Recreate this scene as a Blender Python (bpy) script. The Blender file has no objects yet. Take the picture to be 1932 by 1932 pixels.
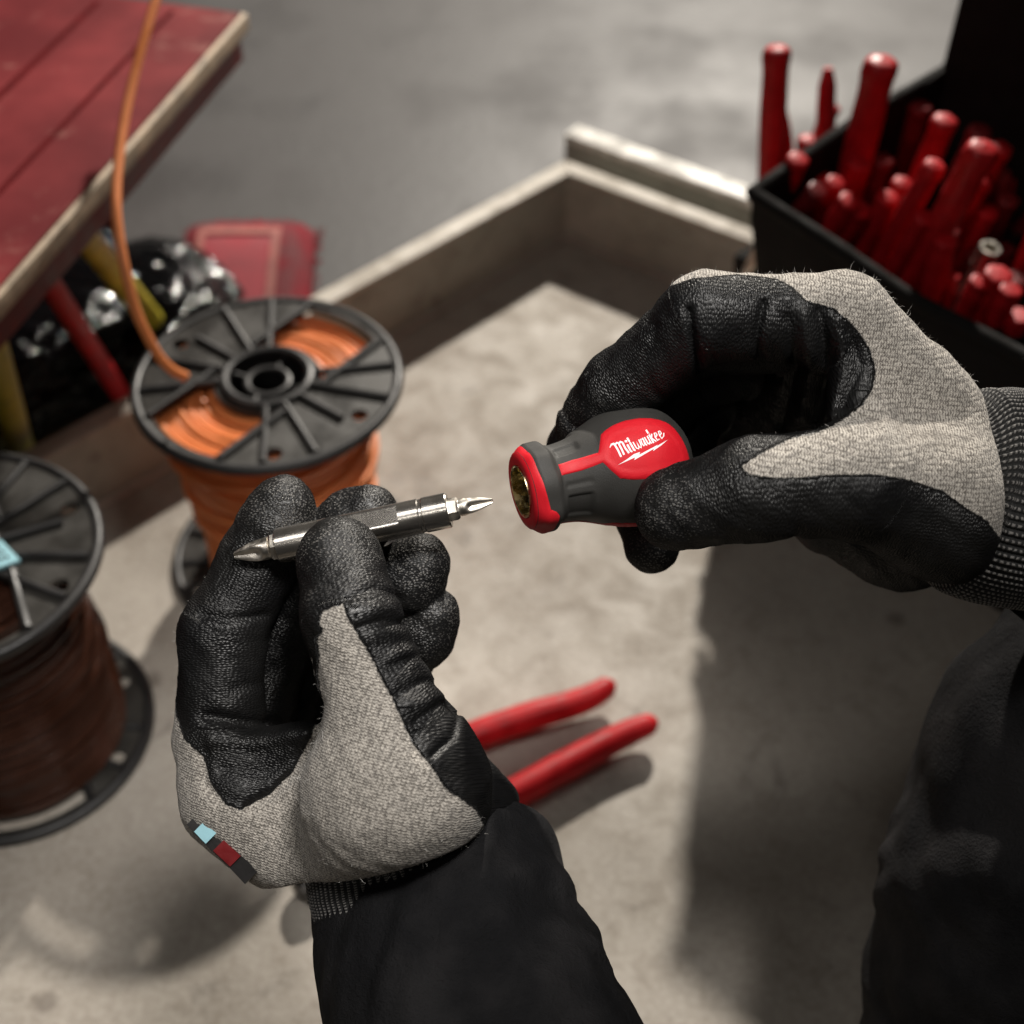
import bpy, bmesh, math, random
import numpy as np
from mathutils import Vector, Matrix
random.seed(7); rng = np.random.default_rng(7)
R = math.radians
S = bpy.context.scene
COL = S.collection

# ------------------------------------------------------------------ camera
CAM_H, PITCH, LENS = 0.72, 45.0, 50.0
FP = 1932 * LENS / 36.0                 # focal length in the 1932-px working scale of the photograph
cd = bpy.data.cameras.new('camera'); cam = bpy.data.objects.new('camera', cd); COL.objects.link(cam)
cam.location = (0, 0, CAM_H); cam.rotation_euler = (R(90 - PITCH), 0, 0)
cd.lens = LENS; cd.sensor_width = 36; cd.clip_start = 0.01; cd.clip_end = 50
cd.dof.use_dof = True; cd.dof.focus_distance = 0.472; cd.dof.aperture_fstop = 8.0
S.camera = cam
ROT = np.array(Matrix.Rotation(R(90 - PITCH), 3, 'X'))

# ------------------------------------------------------------------ light
w = bpy.data.worlds.new('World'); S.world = w; w.use_nodes = True
w.node_tree.nodes['Background'].inputs[0].default_value = (1.0, 0.93, 0.84, 1)
w.node_tree.nodes['Background'].inputs[1].default_value = 0.028
def aim(o, target):
    o.rotation_euler = (Vector(target) - o.location).to_track_quat('-Z', 'Y').to_euler()
def area(name, loc, target, size, power, color, spread=180):
    l = bpy.data.lights.new(name, 'AREA'); l.shape = 'DISK'; l.size = size; l.energy = power; l.color = color; l.spread = R(spread)
    o = bpy.data.objects.new(name, l); COL.objects.link(o); o.location = loc; aim(o, target); return o
area('key_lamp', (0.50, 3.0, 1.80), (0, 0.65, 0.1), 0.10, 134, (1.0, 0.93, 0.83))
sl = bpy.data.lights.new('front_lamp', 'SPOT'); sl.energy = 72; sl.color = (1.0, 0.96, 0.91); sl.spot_size = R(23); sl.spot_blend = 1.0; sl.shadow_soft_size = 0.12
so = bpy.data.objects.new('front_lamp', sl); COL.objects.link(so); so.location = (0.22, 0.12, 1.38); aim(so, (-0.025, 0.345, 0.38))
area('fill_lamp', (-0.25, -0.55, 1.55), (-0.15, 0.6, 0.1), 0.16, 0.9, (1.0, 0.95, 0.88))
st_l = bpy.data.lights.new('added_streak_light', 'AREA'); st_l.shape = 'RECTANGLE'; st_l.size = 0.16; st_l.size_y = 0.45; st_l.energy = 0.42; st_l.spread = R(80); st_l.color = (1.0, 0.97, 0.93)
st_o = bpy.data.objects.new('added_streak_light', st_l); COL.objects.link(st_o); st_o.location = (-0.40, 0.18, 1.36); aim(st_o, (-0.04, 0.34, 0.37))  # added strip light, gives the metal shaft its bright streak
S.view_settings.view_transform = 'Standard'; S.view_settings.look = 'None'
S.view_settings.exposure = 0.0; S.view_settings.gamma = 1.0; S.view_settings.use_curve_mapping = False

# ------------------------------------------------------------------ pixel -> place helpers
def Cm(px, py, d):                       # camera-space millimetres at depth d (mm)
    return np.array([(px - 966) * d / FP, (966 - py) * d / FP, -d], dtype=np.float64)
def to_world(P):                         # camera-space mm -> world metres
    return (np.asarray(P) / 1000.0) @ ROT.T + np.array([0, 0, CAM_H])
def Wp(px, py, d): return Vector(to_world(Cm(px, py, d)))
def G(px, py, z):                        # the place on the horizontal plane of height z
    v = ROT @ np.array([(px - 966) / FP, (966 - py) / FP, -1.0]); t = (z - CAM_H) / v[2]
    return Vector((v[0] * t, v[1] * t, z))

# ------------------------------------------------------------------ materials
class NT:
    def __init__(s, name):
        s.m = bpy.data.materials.new(name); s.m.use_nodes = True; s.t = s.m.node_tree
        s.b = s.t.nodes['Principled BSDF']; s.o = s.t.nodes['Material Output']
    def n(s, typ, **kw):
        nd = s.t.nodes.new(typ)
        for k, v in kw.items(): setattr(nd, k, v)
        return nd
    def put(s, sock, v):
        if hasattr(v, 'is_output'): s.t.links.new(v, sock)
        else: sock.default_value = v
    def math(s, op, a, b=0.0, c=0.0):
        nd = s.n('ShaderNodeMath', operation=op)
        s.put(nd.inputs[0], a); s.put(nd.inputs[1], b); s.put(nd.inputs[2], c); return nd.outputs[0]
    def ramp(s, f, lo, hi, a=0.0, b=1.0):
        nd = s.n('ShaderNodeMapRange'); nd.interpolation_type = 'SMOOTHSTEP'
        s.put(nd.inputs[0], f); s.put(nd.inputs[1], lo); s.put(nd.inputs[2], hi); s.put(nd.inputs[3], a); s.put(nd.inputs[4], b); return nd.outputs[0]
    def mix(s, f, a, b, blend='MIX'):
        nd = s.n('ShaderNodeMix', data_type='RGBA', blend_type=blend)
        def c4(v): return v if hasattr(v, 'is_output') else ((*v, 1) if len(v) == 3 else v)
        s.put(nd.inputs[0], f); s.put(nd.inputs[6], c4(a)); s.put(nd.inputs[7], c4(b)); return nd.outputs[2]
    def coord(s, which='Object'):
        return s.n('ShaderNodeTexCoord').outputs[which]
    def noise(s, vec, scale, detail=3.0, rough=0.55, scl=None, dist=0.0):
        if scl is not None:
            mp = s.n('ShaderNodeMapping'); s.put(mp.inputs[0], vec); mp.inputs[3].default_value = scl; vec = mp.outputs[0]
        nd = s.n('ShaderNodeTexNoise'); s.put(nd.inputs['Vector'], vec); nd.inputs['Scale'].default_value = scale
        nd.inputs['Detail'].default_value = detail; nd.inputs['Roughness'].default_value = rough; nd.inputs['Distortion'].default_value = dist
        return nd.outputs[0]
    def attr(s, name, out='Fac'):
        nd = s.n('ShaderNodeAttribute'); nd.attribute_name = name; return nd.outputs[out]
    def bump(s, h, dist, strength=1.0, nrm=None):
        nd = s.n('ShaderNodeBump'); nd.inputs['Strength'].default_value = strength; nd.inputs['Distance'].default_value = dist
        s.put(nd.inputs['Height'], h)
        if nrm is not None: s.put(nd.inputs['Normal'], nrm)
        return nd.outputs[0]
    def fin(s, color=None, rough=None, metal=None, normal=None, **kw):
        if color is not None: s.put(s.b.inputs['Base Color'], (*color, 1) if isinstance(color, tuple) and len(color) == 3 else color)
        if rough is not None: s.put(s.b.inputs['Roughness'], rough)
        if metal is not None: s.put(s.b.inputs['Metallic'], metal)
        if normal is not None: s.put(s.b.inputs['Normal'], normal)
        for k, v in kw.items(): s.put(s.b.inputs[k.replace('_', ' ')], v)
        return s.m
def simple(name, color, rough=0.5, metal=0.0, var=0.25, vs=60, bs=400, bd=0.0002, rv=0.12, **kw):
    t = NT(name); co = t.coord(); n = t.noise(co, vs, 4); n2 = t.noise(co, bs, 3)
    c = t.mix(t.ramp(n, 0.3, 0.7), tuple(x * (1 - var) for x in color), tuple(min(1, x * (1 + var)) for x in color))
    return t.fin(c, t.ramp(n, 0.3, 0.75, max(0.03, rough - rv), rough + rv), metal, t.bump(n2, bd, 0.6), **kw)
M = {}
M['red_plastic'] = simple('red_plastic', (0.44, 0.006, 0.010), 0.50, var=0.18, vs=90, Specular_IOR_Level=0.3)
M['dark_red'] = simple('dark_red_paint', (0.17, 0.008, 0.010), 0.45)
M['red_grip'] = simple('red_grip', (0.54, 0.007, 0.016), 0.60, var=0.05, bs=2600, bd=0.00012, Specular_IOR_Level=0.3)
M['grey_grip'] = simple('grey_rubber_grip', (0.026, 0.025, 0.023), 0.68, var=0.15, bs=2600, bd=0.00016, Specular_IOR_Level=0.35)
M['white_print'] = simple('white_print', (0.82, 0.80, 0.80), 0.5, var=0.03)
M['black_plastic'] = simple('black_plastic', (0.016, 0.015, 0.015), 0.52, vs=30, var=0.3)
M['flange_plastic'] = simple('spool_plastic', (0.028, 0.026, 0.023), 0.42, vs=40, var=0.35, bs=200, bd=0.0003)
M['black_metal'] = simple('dark_metal', (0.10, 0.095, 0.09), 0.35, 1.0)
M['orange_wire'] = simple('orange_insulation', (0.82, 0.26, 0.085), 0.40, var=0.12, vs=25)
M['brown_wire'] = simple('brown_insulation', (0.046, 0.018, 0.011), 0.17, var=0.25, vs=25)
M['yellow_paint'] = simple('yellow_paint', (0.50, 0.42, 0.045), 0.40)
M['label_blue'] = simple('pale_blue_label', (0.33, 0.60, 0.68), 0.6, var=0.08)
M['tan_edge'] = simple('tan_edge', (0.46, 0.36, 0.26), 0.6)
M['steel'] = simple('satin_steel', (0.60, 0.56, 0.50), 0.42, 1.0, var=0.1, vs=300, bs=3000, bd=0.00004)
M['red_cloth'] = simple('red_cloth', (0.20, 0.011, 0.02), 0.85, var=0.3, vs=40, bs=900, bd=0.001)
M['pink_cloth'] = simple('faded_red_panel', (0.36, 0.045, 0.06), 0.7, var=0.15, vs=30)
M['stitch'] = simple('pale_stitching', (0.42, 0.15, 0.13), 0.8)
M['bag_cloth'] = simple('black_canvas', (0.011, 0.010, 0.0095), 0.85, var=0.3, vs=80, bs=1500, bd=0.0004, Specular_IOR_Level=0.15)
M['bright_metal'] = simple('galvanised_rail', (0.74, 0.72, 0.68), 0.32, 0.0)

M['dark_line'] = simple('dark_red_line', (0.10, 0.008, 0.010), 0.9, Specular_IOR_Level=0.05)
def polished(name):
    t = NT(name); co = t.coord(); n2 = t.noise(co, 9000, 2, scl=(1, 0.02, 0.02)); n3 = t.noise(co, 60, 4)
    return t.fin((0.66, 0.62, 0.57), t.ramp(n3, 0.3, 0.8, 0.22, 0.30), 1.0, t.bump(n2, 0.00002, 0.7))
M['chrome'] = polished('black_nickel')
M['yellow_tint'] = simple('yellow_tinted_sleeve', (0.72, 0.62, 0.36), 0.25, 1.0, var=0.2, vs=400)  # yellow reflections put into the sleeve's metal colour

def fabric_black():
    t = NT('black_fleece'); co = t.coord()
    n = t.noise(co, 1600, 3); n2 = t.noise(co, 30, 4)
    c = t.mix(t.ramp(n2, 0.35, 0.7), (0.010, 0.010, 0.011), (0.024, 0.023, 0.024))
    return t.fin(c, 0.9, 0, t.bump(t.math('ADD', n, t.noise(co, 700, 2)), 0.0008, 0.8, t.bump(n2, 0.006, 0.6)), Specular_IOR_Level=0.1)
M['fleece'] = fabric_black()

def trash():
    t = NT('black_film'); co = t.coord(); n = t.noise(co, 16, 3, 0.5, scl=(0.6, 2.2, 2.2), dist=1.2); n2 = t.noise(co, 60, 2, scl=(0.5, 1.6, 1.6))
    return t.fin((0.003, 0.003, 0.0035), 0.10, 0, t.bump(n2, 0.004, 0.5, t.bump(n, 0.02, 0.7)), Specular_IOR_Level=0.22)
M['film'] = trash()

def tray_mat(name, lo, hi, seed):
    t = NT(name); co = t.coord()
    mp = t.n('ShaderNodeMapping'); t.put(mp.inputs[0], co); mp.inputs[1].default_value = (seed, seed * 2, 0); co = mp.outputs[0]
    a = t.noise(co, 5, 6, 0.62, dist=0.4); b = t.noise(co, 34, 6, 0.65, dist=0.6); c = t.noise(co, 260, 4, 0.6); d = t.noise(co, 14, 5, 0.7, dist=1.2)
    col = t.mix(t.ramp(a, 0.30, 0.70), lo, hi)
    col = t.mix(t.math('MULTIPLY', t.ramp(b, 0.45, 0.72), 0.42), col, (0.16, 0.13, 0.10))
    col = t.mix(t.math('MULTIPLY', t.ramp(d, 0.56, 0.74), 0.55), col, (0.10, 0.085, 0.07))
    col = t.mix(t.math('MULTIPLY', t.ramp(d, 0.40, 0.26), 0.22), col, (0.60, 0.57, 0.52))
    col = t.mix(t.math('MULTIPLY', t.ramp(c, 0.35, 0.7), 0.22), col, (0.62, 0.58, 0.52))
    sc = t.noise(co, 40, 2, 0.5, scl=(1, 14, 1)); col = t.mix(t.math('MULTIPLY', t.ramp(sc, 0.68, 0.74), 0.30), col, (0.15, 0.13, 0.11))
    fs = t.noise(co, 90, 5, 0.7, dist=0.5); col = t.mix(t.math('MULTIPLY', t.ramp(fs, 0.60, 0.70), 0.38), col, (0.17, 0.14, 0.11))
    sp_ = t.n('ShaderNodeTexVoronoi'); t.put(sp_.inputs['Vector'], co); sp_.inputs['Scale'].default_value = 11
    col = t.mix(t.math('MULTIPLY', t.ramp(t.math('ADD', sp_.outputs['Distance'], t.math('MULTIPLY', fs, 0.12)), 0.10, 0.16, 1.0, 0.0), 0.55), col, (0.09, 0.07, 0.055))
    h = t.math('ADD', t.math('MULTIPLY', b, 0.5), t.math('MULTIPLY', c, 0.25))
    return t.fin(col, t.ramp(b, 0.3, 0.7, 0.55, 0.8), 0, t.bump(h, 0.0025, 0.5))
M['tray'] = tray_mat('grimy_tray', (0.265, 0.232, 0.195), (0.375, 0.34, 0.295), 3)
M['wall'] = tray_mat('worn_wall', (0.33, 0.325, 0.275), (0.46, 0.45, 0.395), 5)
M['rim'] = tray_mat('worn_rim', (0.40, 0.36, 0.30), (0.52, 0.48, 0.42), 8)
M['ground'] = simple('grey_floor', (0.047, 0.044, 0.044), 0.6, var=0.10, vs=7, bs=120, bd=0.0006)

def red_top():
    t = NT('worn_red_top'); co = t.coord(); n = t.noise(co, 22, 5, 0.65); n2 = t.noise(co, 9, 3)
    c = t.mix(t.ramp(n2, 0.35, 0.7), (0.15, 0.012, 0.016), (0.30, 0.038, 0.042))
    c = t.mix(t.math('MULTIPLY', t.ramp(n, 0.58, 0.72), 0.5), c, (0.45, 0.2, 0.17))
    return t.fin(c, 0.42, 0, t.bump(n, 0.0008, 0.5))
M['red_top'] = red_top()

def glove_mat(kind):
    t = NT('glove_' + kind)
    k = t.attr('knit', 'Vector'); sp = t.n('ShaderNodeSeparateXYZ'); t.put(sp.inputs[0], k)
    co = t.coord(); wob = t.noise(co, 260, 3)
    u = t.math('ADD', sp.outputs[0], t.math('MULTIPLY', wob, 1.5)); v = t.math('ADD', sp.outputs[1], t.math('MULTIPLY', wob, 0.9))
    a = t.math('MULTIPLY', u, 1 / 0.92); b = t.math('MULTIPLY', v, 1 / 1.36)
    pp = t.math('PINGPONG', b, 0.5)
    row = t.math('SINE', t.math('MULTIPLY', t.math('ADD', a, t.math('MULTIPLY', pp, 0.9)), 6.2832))
    row = t.math('MULTIPLY_ADD', row, 0.5, 0.5)
    colg = t.math('POWER', t.math('ABSOLUTE', t.math('SINE', t.math('MULTIPLY', b, 3.1416))), 0.6)
    st = t.math('MULTIPLY', row, colg)
    fz = t.noise(co, 1900, 3, 0.7); vk = t.n('ShaderNodeTexVoronoi'); vk.inputs['Scale'].default_value = 900; t.put(vk.inputs['Vector'], co)
    st2 = t.math('ADD', t.math('ADD', t.math('MULTIPLY', st, 0.46), t.math('MULTIPLY', fz, 0.42)), t.ramp(vk.outputs['Distance'], 0.15, 0.8, 0.32, 0.0))
    vo = t.n('ShaderNodeTexVoronoi'); vo.inputs['Scale'].default_value = 1250
    mpv = t.n('ShaderNodeMapping'); t.put(mpv.inputs[0], co); mpv.inputs[3].default_value = (0.72, 1.1, 1.1); t.put(vo.inputs['Vector'], mpv.outputs[0])
    v2 = t.n('ShaderNodeTexVoronoi', voronoi_dimensions='2D'); v2.inputs['Scale'].default_value = 1.0; v2.inputs['Randomness'].default_value = 0.7
    mp2 = t.n('ShaderNodeMapping'); t.put(mp2.inputs[0], k); mp2.inputs[3].default_value = (1.30, 0.74, 1); t.put(v2.inputs['Vector'], mp2.outputs[0])
    d3 = t.ramp(vo.outputs['Distance'], 0.10, 0.75, 1.0, 0.0); d2 = t.ramp(v2.outputs['Distance'], 0.08, 0.62, 1.0, 0.0)
    dots = t.mix(t.ramp(t.attr('wear'), 0.50, 0.80), d2, d3)
    stb = t.math('ADD', t.math('MULTIPLY', st2, 0.30), t.math('MULTIPLY', dots, 0.70))
    coat = t.attr('coat'); edge = t.noise(co, 700, 2)
    cf = t.ramp(t.math('ADD', coat, t.math('MULTIPLY', t.math('SUBTRACT', edge, 0.5), 1.6)), -0.25, 0.25)
    heather = t.noise(k, 0.5, 4, 0.65, scl=(0.35, 1.5, 1)); big = t.noise(co, 22, 4)
    grey = t.mix(t.ramp(st2, 0.10, 0.85), (0.085, 0.075, 0.066), (0.56, 0.52, 0.465))
    grey = t.mix(t.math('MULTIPLY', t.ramp(heather, 0.42, 0.66), 0.45), grey, (0.145, 0.135, 0.125))
    grey = t.mix(t.math('MULTIPLY', t.ramp(big, 0.5, 0.75), 0.28), grey, (0.20, 0.175, 0.15))
    blk = t.mix(t.ramp(big, 0.35, 0.7), (0.0045, 0.0045, 0.005), (0.009, 0.0088, 0.0085))
    wear = t.attr('wear'); pat = t.noise(co, 75, 4, 0.6)
    wf = t.math('MULTIPLY', t.ramp(stb, 0.60, 0.80), t.ramp(t.math('ADD', t.math('MULTIPLY', wear, 0.50), pat), 0.72, 1.15, 0.0, 0.75))
    blk = t.mix(wf, blk, (0.20, 0.19, 0.175))
    col = t.mix(cf, grey, blk)
    rough = t.n('ShaderNodeMix'); t.put(rough.inputs[0], cf); rough.inputs[2].default_value = 0.9
    t.put(rough.inputs[3], t.ramp(pat, 0.3, 0.75, 0.42, 0.62))
    hgt = t.mix(cf, st2, t.math('MULTIPLY', stb, t.ramp(t.noise(co, 48, 3), 0.35, 0.65, 0.40, 0.80)))
    nrm = t.bump(hgt, 0.00042, 1.0, t.bump(t.noise(co, 120, 3, 0.5), 0.0006, 0.3))
    t.fin(col, 0.95, 0, nrm, Sheen_Weight=t.ramp(cf, 0, 1, 0.18, 0.0), Sheen_Roughness=0.5, Specular_IOR_Level=0.0)
    gl = t.n('ShaderNodeBsdfAnisotropic'); t.put(gl.inputs['Color'], (1, 1, 1, 1)); t.put(gl.inputs['Roughness'], t.ramp(pat, 0.3, 0.75, 0.36, 0.55)); t.put(gl.inputs['Normal'], nrm)
    mx = t.n('ShaderNodeMixShader'); t.put(mx.inputs[0], t.ramp(cf, 0, 1, 0.0, 0.035)); t.t.links.new(t.b.outputs[0], mx.inputs[1]); t.t.links.new(gl.outputs[0], mx.inputs[2]); t.t.links.new(mx.outputs[0], t.o.inputs[0])
    return t.m
M['glove'] = glove_mat('knit')
def cuff_mat():
    t = NT('ribbed_cuff'); k = t.attr('knit', 'Vector'); sp = t.n('ShaderNodeSeparateXYZ'); t.put(sp.inputs[0], k)
    co = t.coord(); wob = t.noise(co, 500, 2)
    a = t.math('ADD', t.math('MULTIPLY', sp.outputs[0], 1 / 1.2), wob)
    row = t.math('MULTIPLY_ADD', t.math('SINE', t.math('MULTIPLY', a, 6.2832)), 0.5, 0.5)
    rib = t.math('MULTIPLY_ADD', t.math('COSINE', t.math('MULTIPLY', sp.outputs[1], 6.2832)), 0.5, 0.5)
    f = t.math('MULTIPLY', t.ramp(rib, 0.45, 0.85), t.ramp(row, 0.25, 0.8))
    c = t.mix(f, (0.012, 0.012, 0.012), (0.21, 0.20, 0.19))
    return t.fin(c, 0.9, 0, t.bump(t.math('ADD', row, t.noise(co, 1500, 2)), 0.0004, 0.8), Sheen_Weight=0.15)
M['cuff'] = cuff_mat()
M['fibre'] = simple('pale_fibre', (0.55, 0.53, 0.50), 0.7, var=0.05)

# ------------------------------------------------------------------ objects
def tag(o, label=None, cat=None, group=None, kind=None):
    if label: o['label'] = label
    if cat: o['category'] = cat
    if group: o['group'] = group
    if kind: o['kind'] = kind
    return o
def thing(name, loc, label, cat, group=None, mtx=None):
    o = bpy.data.objects.new(name, None); COL.objects.link(o); o.empty_display_size = 0.01
    if mtx is not None: o.matrix_world = mtx
    else: o.location = loc
    return tag(o, label, cat, group)
def root_of(o):
    while o.parent: o = o.parent
    return o
class MB:
    def __init__(s): s.v = []; s.f = []
    def add(s, vs, fs):
        b = len(s.v); s.v += [tuple(x) for x in vs]; s.f += [tuple(i + b for i in f) for f in fs]; return s
    def hexa(s, p):                       # p: 4 bottom + 4 top
        return s.add(p, [(3, 2, 1, 0), (4, 5, 6, 7), (0, 1, 5, 4), (1, 2, 6, 5), (2, 3, 7, 6), (3, 0, 4, 7)])
    def box(s, x0, x1, y0, y1, z0, z1):
        return s.hexa([(x0, y0, z0), (x1, y0, z0), (x1, y1, z0), (x0, y1, z0), (x0, y0, z1), (x1, y0, z1), (x1, y1, z1), (x0, y1, z1)])
    def tube(s, pts, rad, seg=10, closed=False, cap=True, flat=None):
        P = [Vector(p) for p in pts]; n = len(P); b = len(s.v)
        rads = rad if isinstance(rad, (list, tuple)) else [rad] * n
        nrm = None
        for i in range(n):
            if closed: t = (P[(i + 1) % n] - P[i - 1]).normalized()
            else: t = (P[min(i + 1, n - 1)] - P[max(i - 1, 0)]).normalized()
            if nrm is None: nrm = t.orthogonal().normalized() if flat is None else Vector(flat)
            nrm = (nrm - t * nrm.dot(t)).normalized(); bi = t.cross(nrm)
            for k in range(seg):
                a = 2 * math.pi * k / seg; s.v.append(tuple(P[i] + (nrm * math.cos(a) + bi * math.sin(a)) * rads[i]))
        m = n if closed else n - 1
        for i in range(m):
            for k in range(seg):
                k2 = (k + 1) % seg; i2 = (i + 1) % n
                s.f.append((b + i * seg + k, b + i * seg + k2, b + i2 * seg + k2, b + i2 * seg + k))
        if cap and not closed:
            s.f.append(tuple(b + k for k in reversed(range(seg)))); s.f.append(tuple(b + (n - 1) * seg + k for k in range(seg)))
        return s
    def lathe(s, prof, seg=32, axis='Z', rfun=None, cap=False):   # prof: (pos, radius)
        b = len(s.v); n = len(prof)
        for i, (z, r) in enumerate(prof):
            for k in range(seg):
                a = 2 * math.pi * k / seg; rr = rfun(z, a, r) if rfun else r
                c, d = rr * math.cos(a), rr * math.sin(a)
                s.v.append((c, d, z) if axis == 'Z' else (z, c, d))
        for i in range(n - 1):
            for k in range(seg):
                k2 = (k + 1) % seg
                s.f.append((b + i * seg + k, b + i * seg + k2, b + (i + 1) * seg + k2, b + (i + 1) * seg + k))
        if cap:
            s.f.append(tuple(b + k for k in reversed(range(seg)))); s.f.append(tuple(b + (n - 1) * seg + k for k in range(seg)))
        return s
    def build(s, name, mat, parent=None, local=False, smooth=True, bevel=0.0, angle=40):
        me = bpy.data.meshes.new(name)
        vs = s.v
        if parent is not None and not local:
            o0 = root_of(parent).location; vs = [(v[0] - o0.x, v[1] - o0.y, v[2] - o0.z) for v in s.v]
        me.from_pydata(vs, [], s.f); me.validate()
        bm = bmesh.new(); bm.from_mesh(me); bmesh.ops.recalc_face_normals(bm, faces=bm.faces)
        if bevel > 0: bmesh.ops.bevel(bm, geom=[e for e in bm.edges if e.is_manifold and e.calc_face_angle(0) > 0.5], offset=bevel, segments=2, affect='EDGES', profile=0.6)
        bm.to_mesh(me); bm.free()
        if smooth:
            me.polygons.foreach_set('use_smooth', [True] * len(me.polygons)); me.set_sharp_from_angle(angle=R(angle))
        me.materials.append(mat); o = bpy.data.objects.new(name, me); COL.objects.link(o)
        if parent is not None: o.parent = parent
        return o
def catmull(P, n):
    P = [Vector(p) for p in P]; out = []
    Q = [P[0] * 2 - P[1]] + P + [P[-1] * 2 - P[-2]]
    for i in range(1, len(Q) - 2):
        for j in range(n):
            t = j / n
            out.append(0.5 * ((2 * Q[i]) + (Q[i + 1] - Q[i - 1]) * t + (2 * Q[i - 1] - 5 * Q[i] + 4 * Q[i + 1] - Q[i + 2]) * t * t + (3 * Q[i] - Q[i - 1] - 3 * Q[i + 1] + Q[i + 2]) * t ** 3))
    out.append(P[-1]); return out
def interp(tab, x):
    return float(np.interp(x, [a for a, b in tab], [b for a, b in tab]))
def smooth_tab(tab, n):
    pts = catmull([(a, b, 0) for a, b in tab], n); return [(p.x, max(0.0, p.y)) for p in pts]
def plate(name, outer, holes, z0, z1, mat, parent, local=True, bevel=0.0):
    """flat plate with real cut-outs (2-D filled curve turned into a mesh)"""
    cu = bpy.data.curves.new(name, 'CURVE'); cu.dimensions = '2D'; cu.fill_mode = 'BOTH'; cu.extrude = (z1 - z0) / 2; cu.bevel_depth = bevel
    for loop in [outer] + holes:
        sp = cu.splines.new('POLY'); sp.points.add(len(loop) - 1)
        for p, q in zip(sp.points, loop): p.co = (q[0], q[1], 0, 1)
        sp.use_cyclic_u = True
    co = bpy.data.objects.new(name, cu); COL.objects.link(co)
    dg = bpy.context.evaluated_depsgraph_get(); me = bpy.data.meshes.new_from_object(co.evaluated_get(dg))
    bpy.data.objects.remove(co); bpy.data.curves.remove(cu)
    me.transform(Matrix.Translation((0, 0, (z0 + z1) / 2))); me.materials.clear(); me.materials.append(mat); me.name = name
    o = bpy.data.objects.new(name, me); COL.objects.link(o); o.parent = parent; return o

# ================================================================== the setting
g = MB().add([(-3, -1.5, -0.012), (3, -1.5, -0.012), (3, 5, -0.012), (-3, 5, -0.012)], [(0, 1, 2, 3)]).build('floor', M['ground'], smooth=False)
g['kind'] = 'structure'

WALL = 0.065; TH = 0.013
CN = Vector((0.048, 1.066, 0)); DL = Vector((-0.713, -0.701, 0)).normalized(); DR = Vector((0.816, -0.578, 0)).normalized()
def cross2(d, p, e, q):                  # intersection of two lines on the ground
    k = d.x * e.y - d.y * e.x; t = ((q.x - p.x) * e.y - (q.y - p.y) * e.x) / k; return p + d * t
LL, LR = 1.55, 1.25
nL = Vector((-DL.y, DL.x, 0)); nL = nL if nL.dot(DR) < 0 else -nL       # outwards
nR = Vector((-DR.y, DR.x, 0)); nR = nR if nR.dot(DL) < 0 else -nR
tray = thing('work_tray', (0, 0, 0), 'grimy beige shallow tray with raised sides, carrying spools, pliers and tool bag', 'tray')
far = CN + DL * LL + DR * LR
MB().add([CN, CN + DL * LL, far, CN + DR * LR], [(0, 1, 2, 3)]).build('tray_bed', M['tray'], tray, smooth=False)
def wall(d, n, L, e):
    a, b = CN, CN + d * L; a2 = cross2(d, CN + n * TH, e, CN) if False else CN + n * TH + (-d) * TH; b2 = b + n * TH
    z0, z1 = -0.011, WALL
    wv = [a, b, b2, a2]
    o = MB().hexa([(p.x, p.y, z0) for p in wv] + [(p.x, p.y, z1 - 0.006) for p in wv]).build('side_wall', M['wall'], tray, smooth=False)
    ri = [a - n * 0.001, b - n * 0.001, b2 + n * 0.003, a2 + n * 0.003]
    MB().hexa([(p.x, p.y, z1 - 0.0058) for p in ri] + [(p.x, p.y, z1) for p in ri]).build('rim', M['rim'], o, bevel=0.002)
wall(DL, nL, LL, DR); wall(DR, nR, LR, DL)
# weld fillet along the wall foot, and the rail running outside the far wall
for d, n, L in ((DL, nL, LL), (DR, nR, LR)):
    MB().tube([CN - n * 0.002 + Vector((0, 0, 0.001)) , CN + d * L - n * 0.002 + Vector((0, 0, 0.001))], 0.0045, 8).build('weld_seam', M['tray'], tray)
ra = CN + nR * 0.040 - DR * 0.030; rb = ra + DR * 1.1
rv = [ra, rb, rb + nR * 0.017, ra + nR * 0.017]
oc = MB().hexa([(p.x, p.y, -0.011) for p in rv] + [(p.x, p.y, 0.066) for p in rv]).build('outer_kerb', M['wall'], tray, smooth=False)
rv = [ra - nR * 0.002, rb - nR * 0.002, rb + nR * 0.019, ra + nR * 0.019]
MB().hexa([(p.x, p.y, 0.0662) for p in rv] + [(p.x, p.y, 0.074) for p in rv]).build('rail', M['bright_metal'], oc, bevel=0.003)

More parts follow.
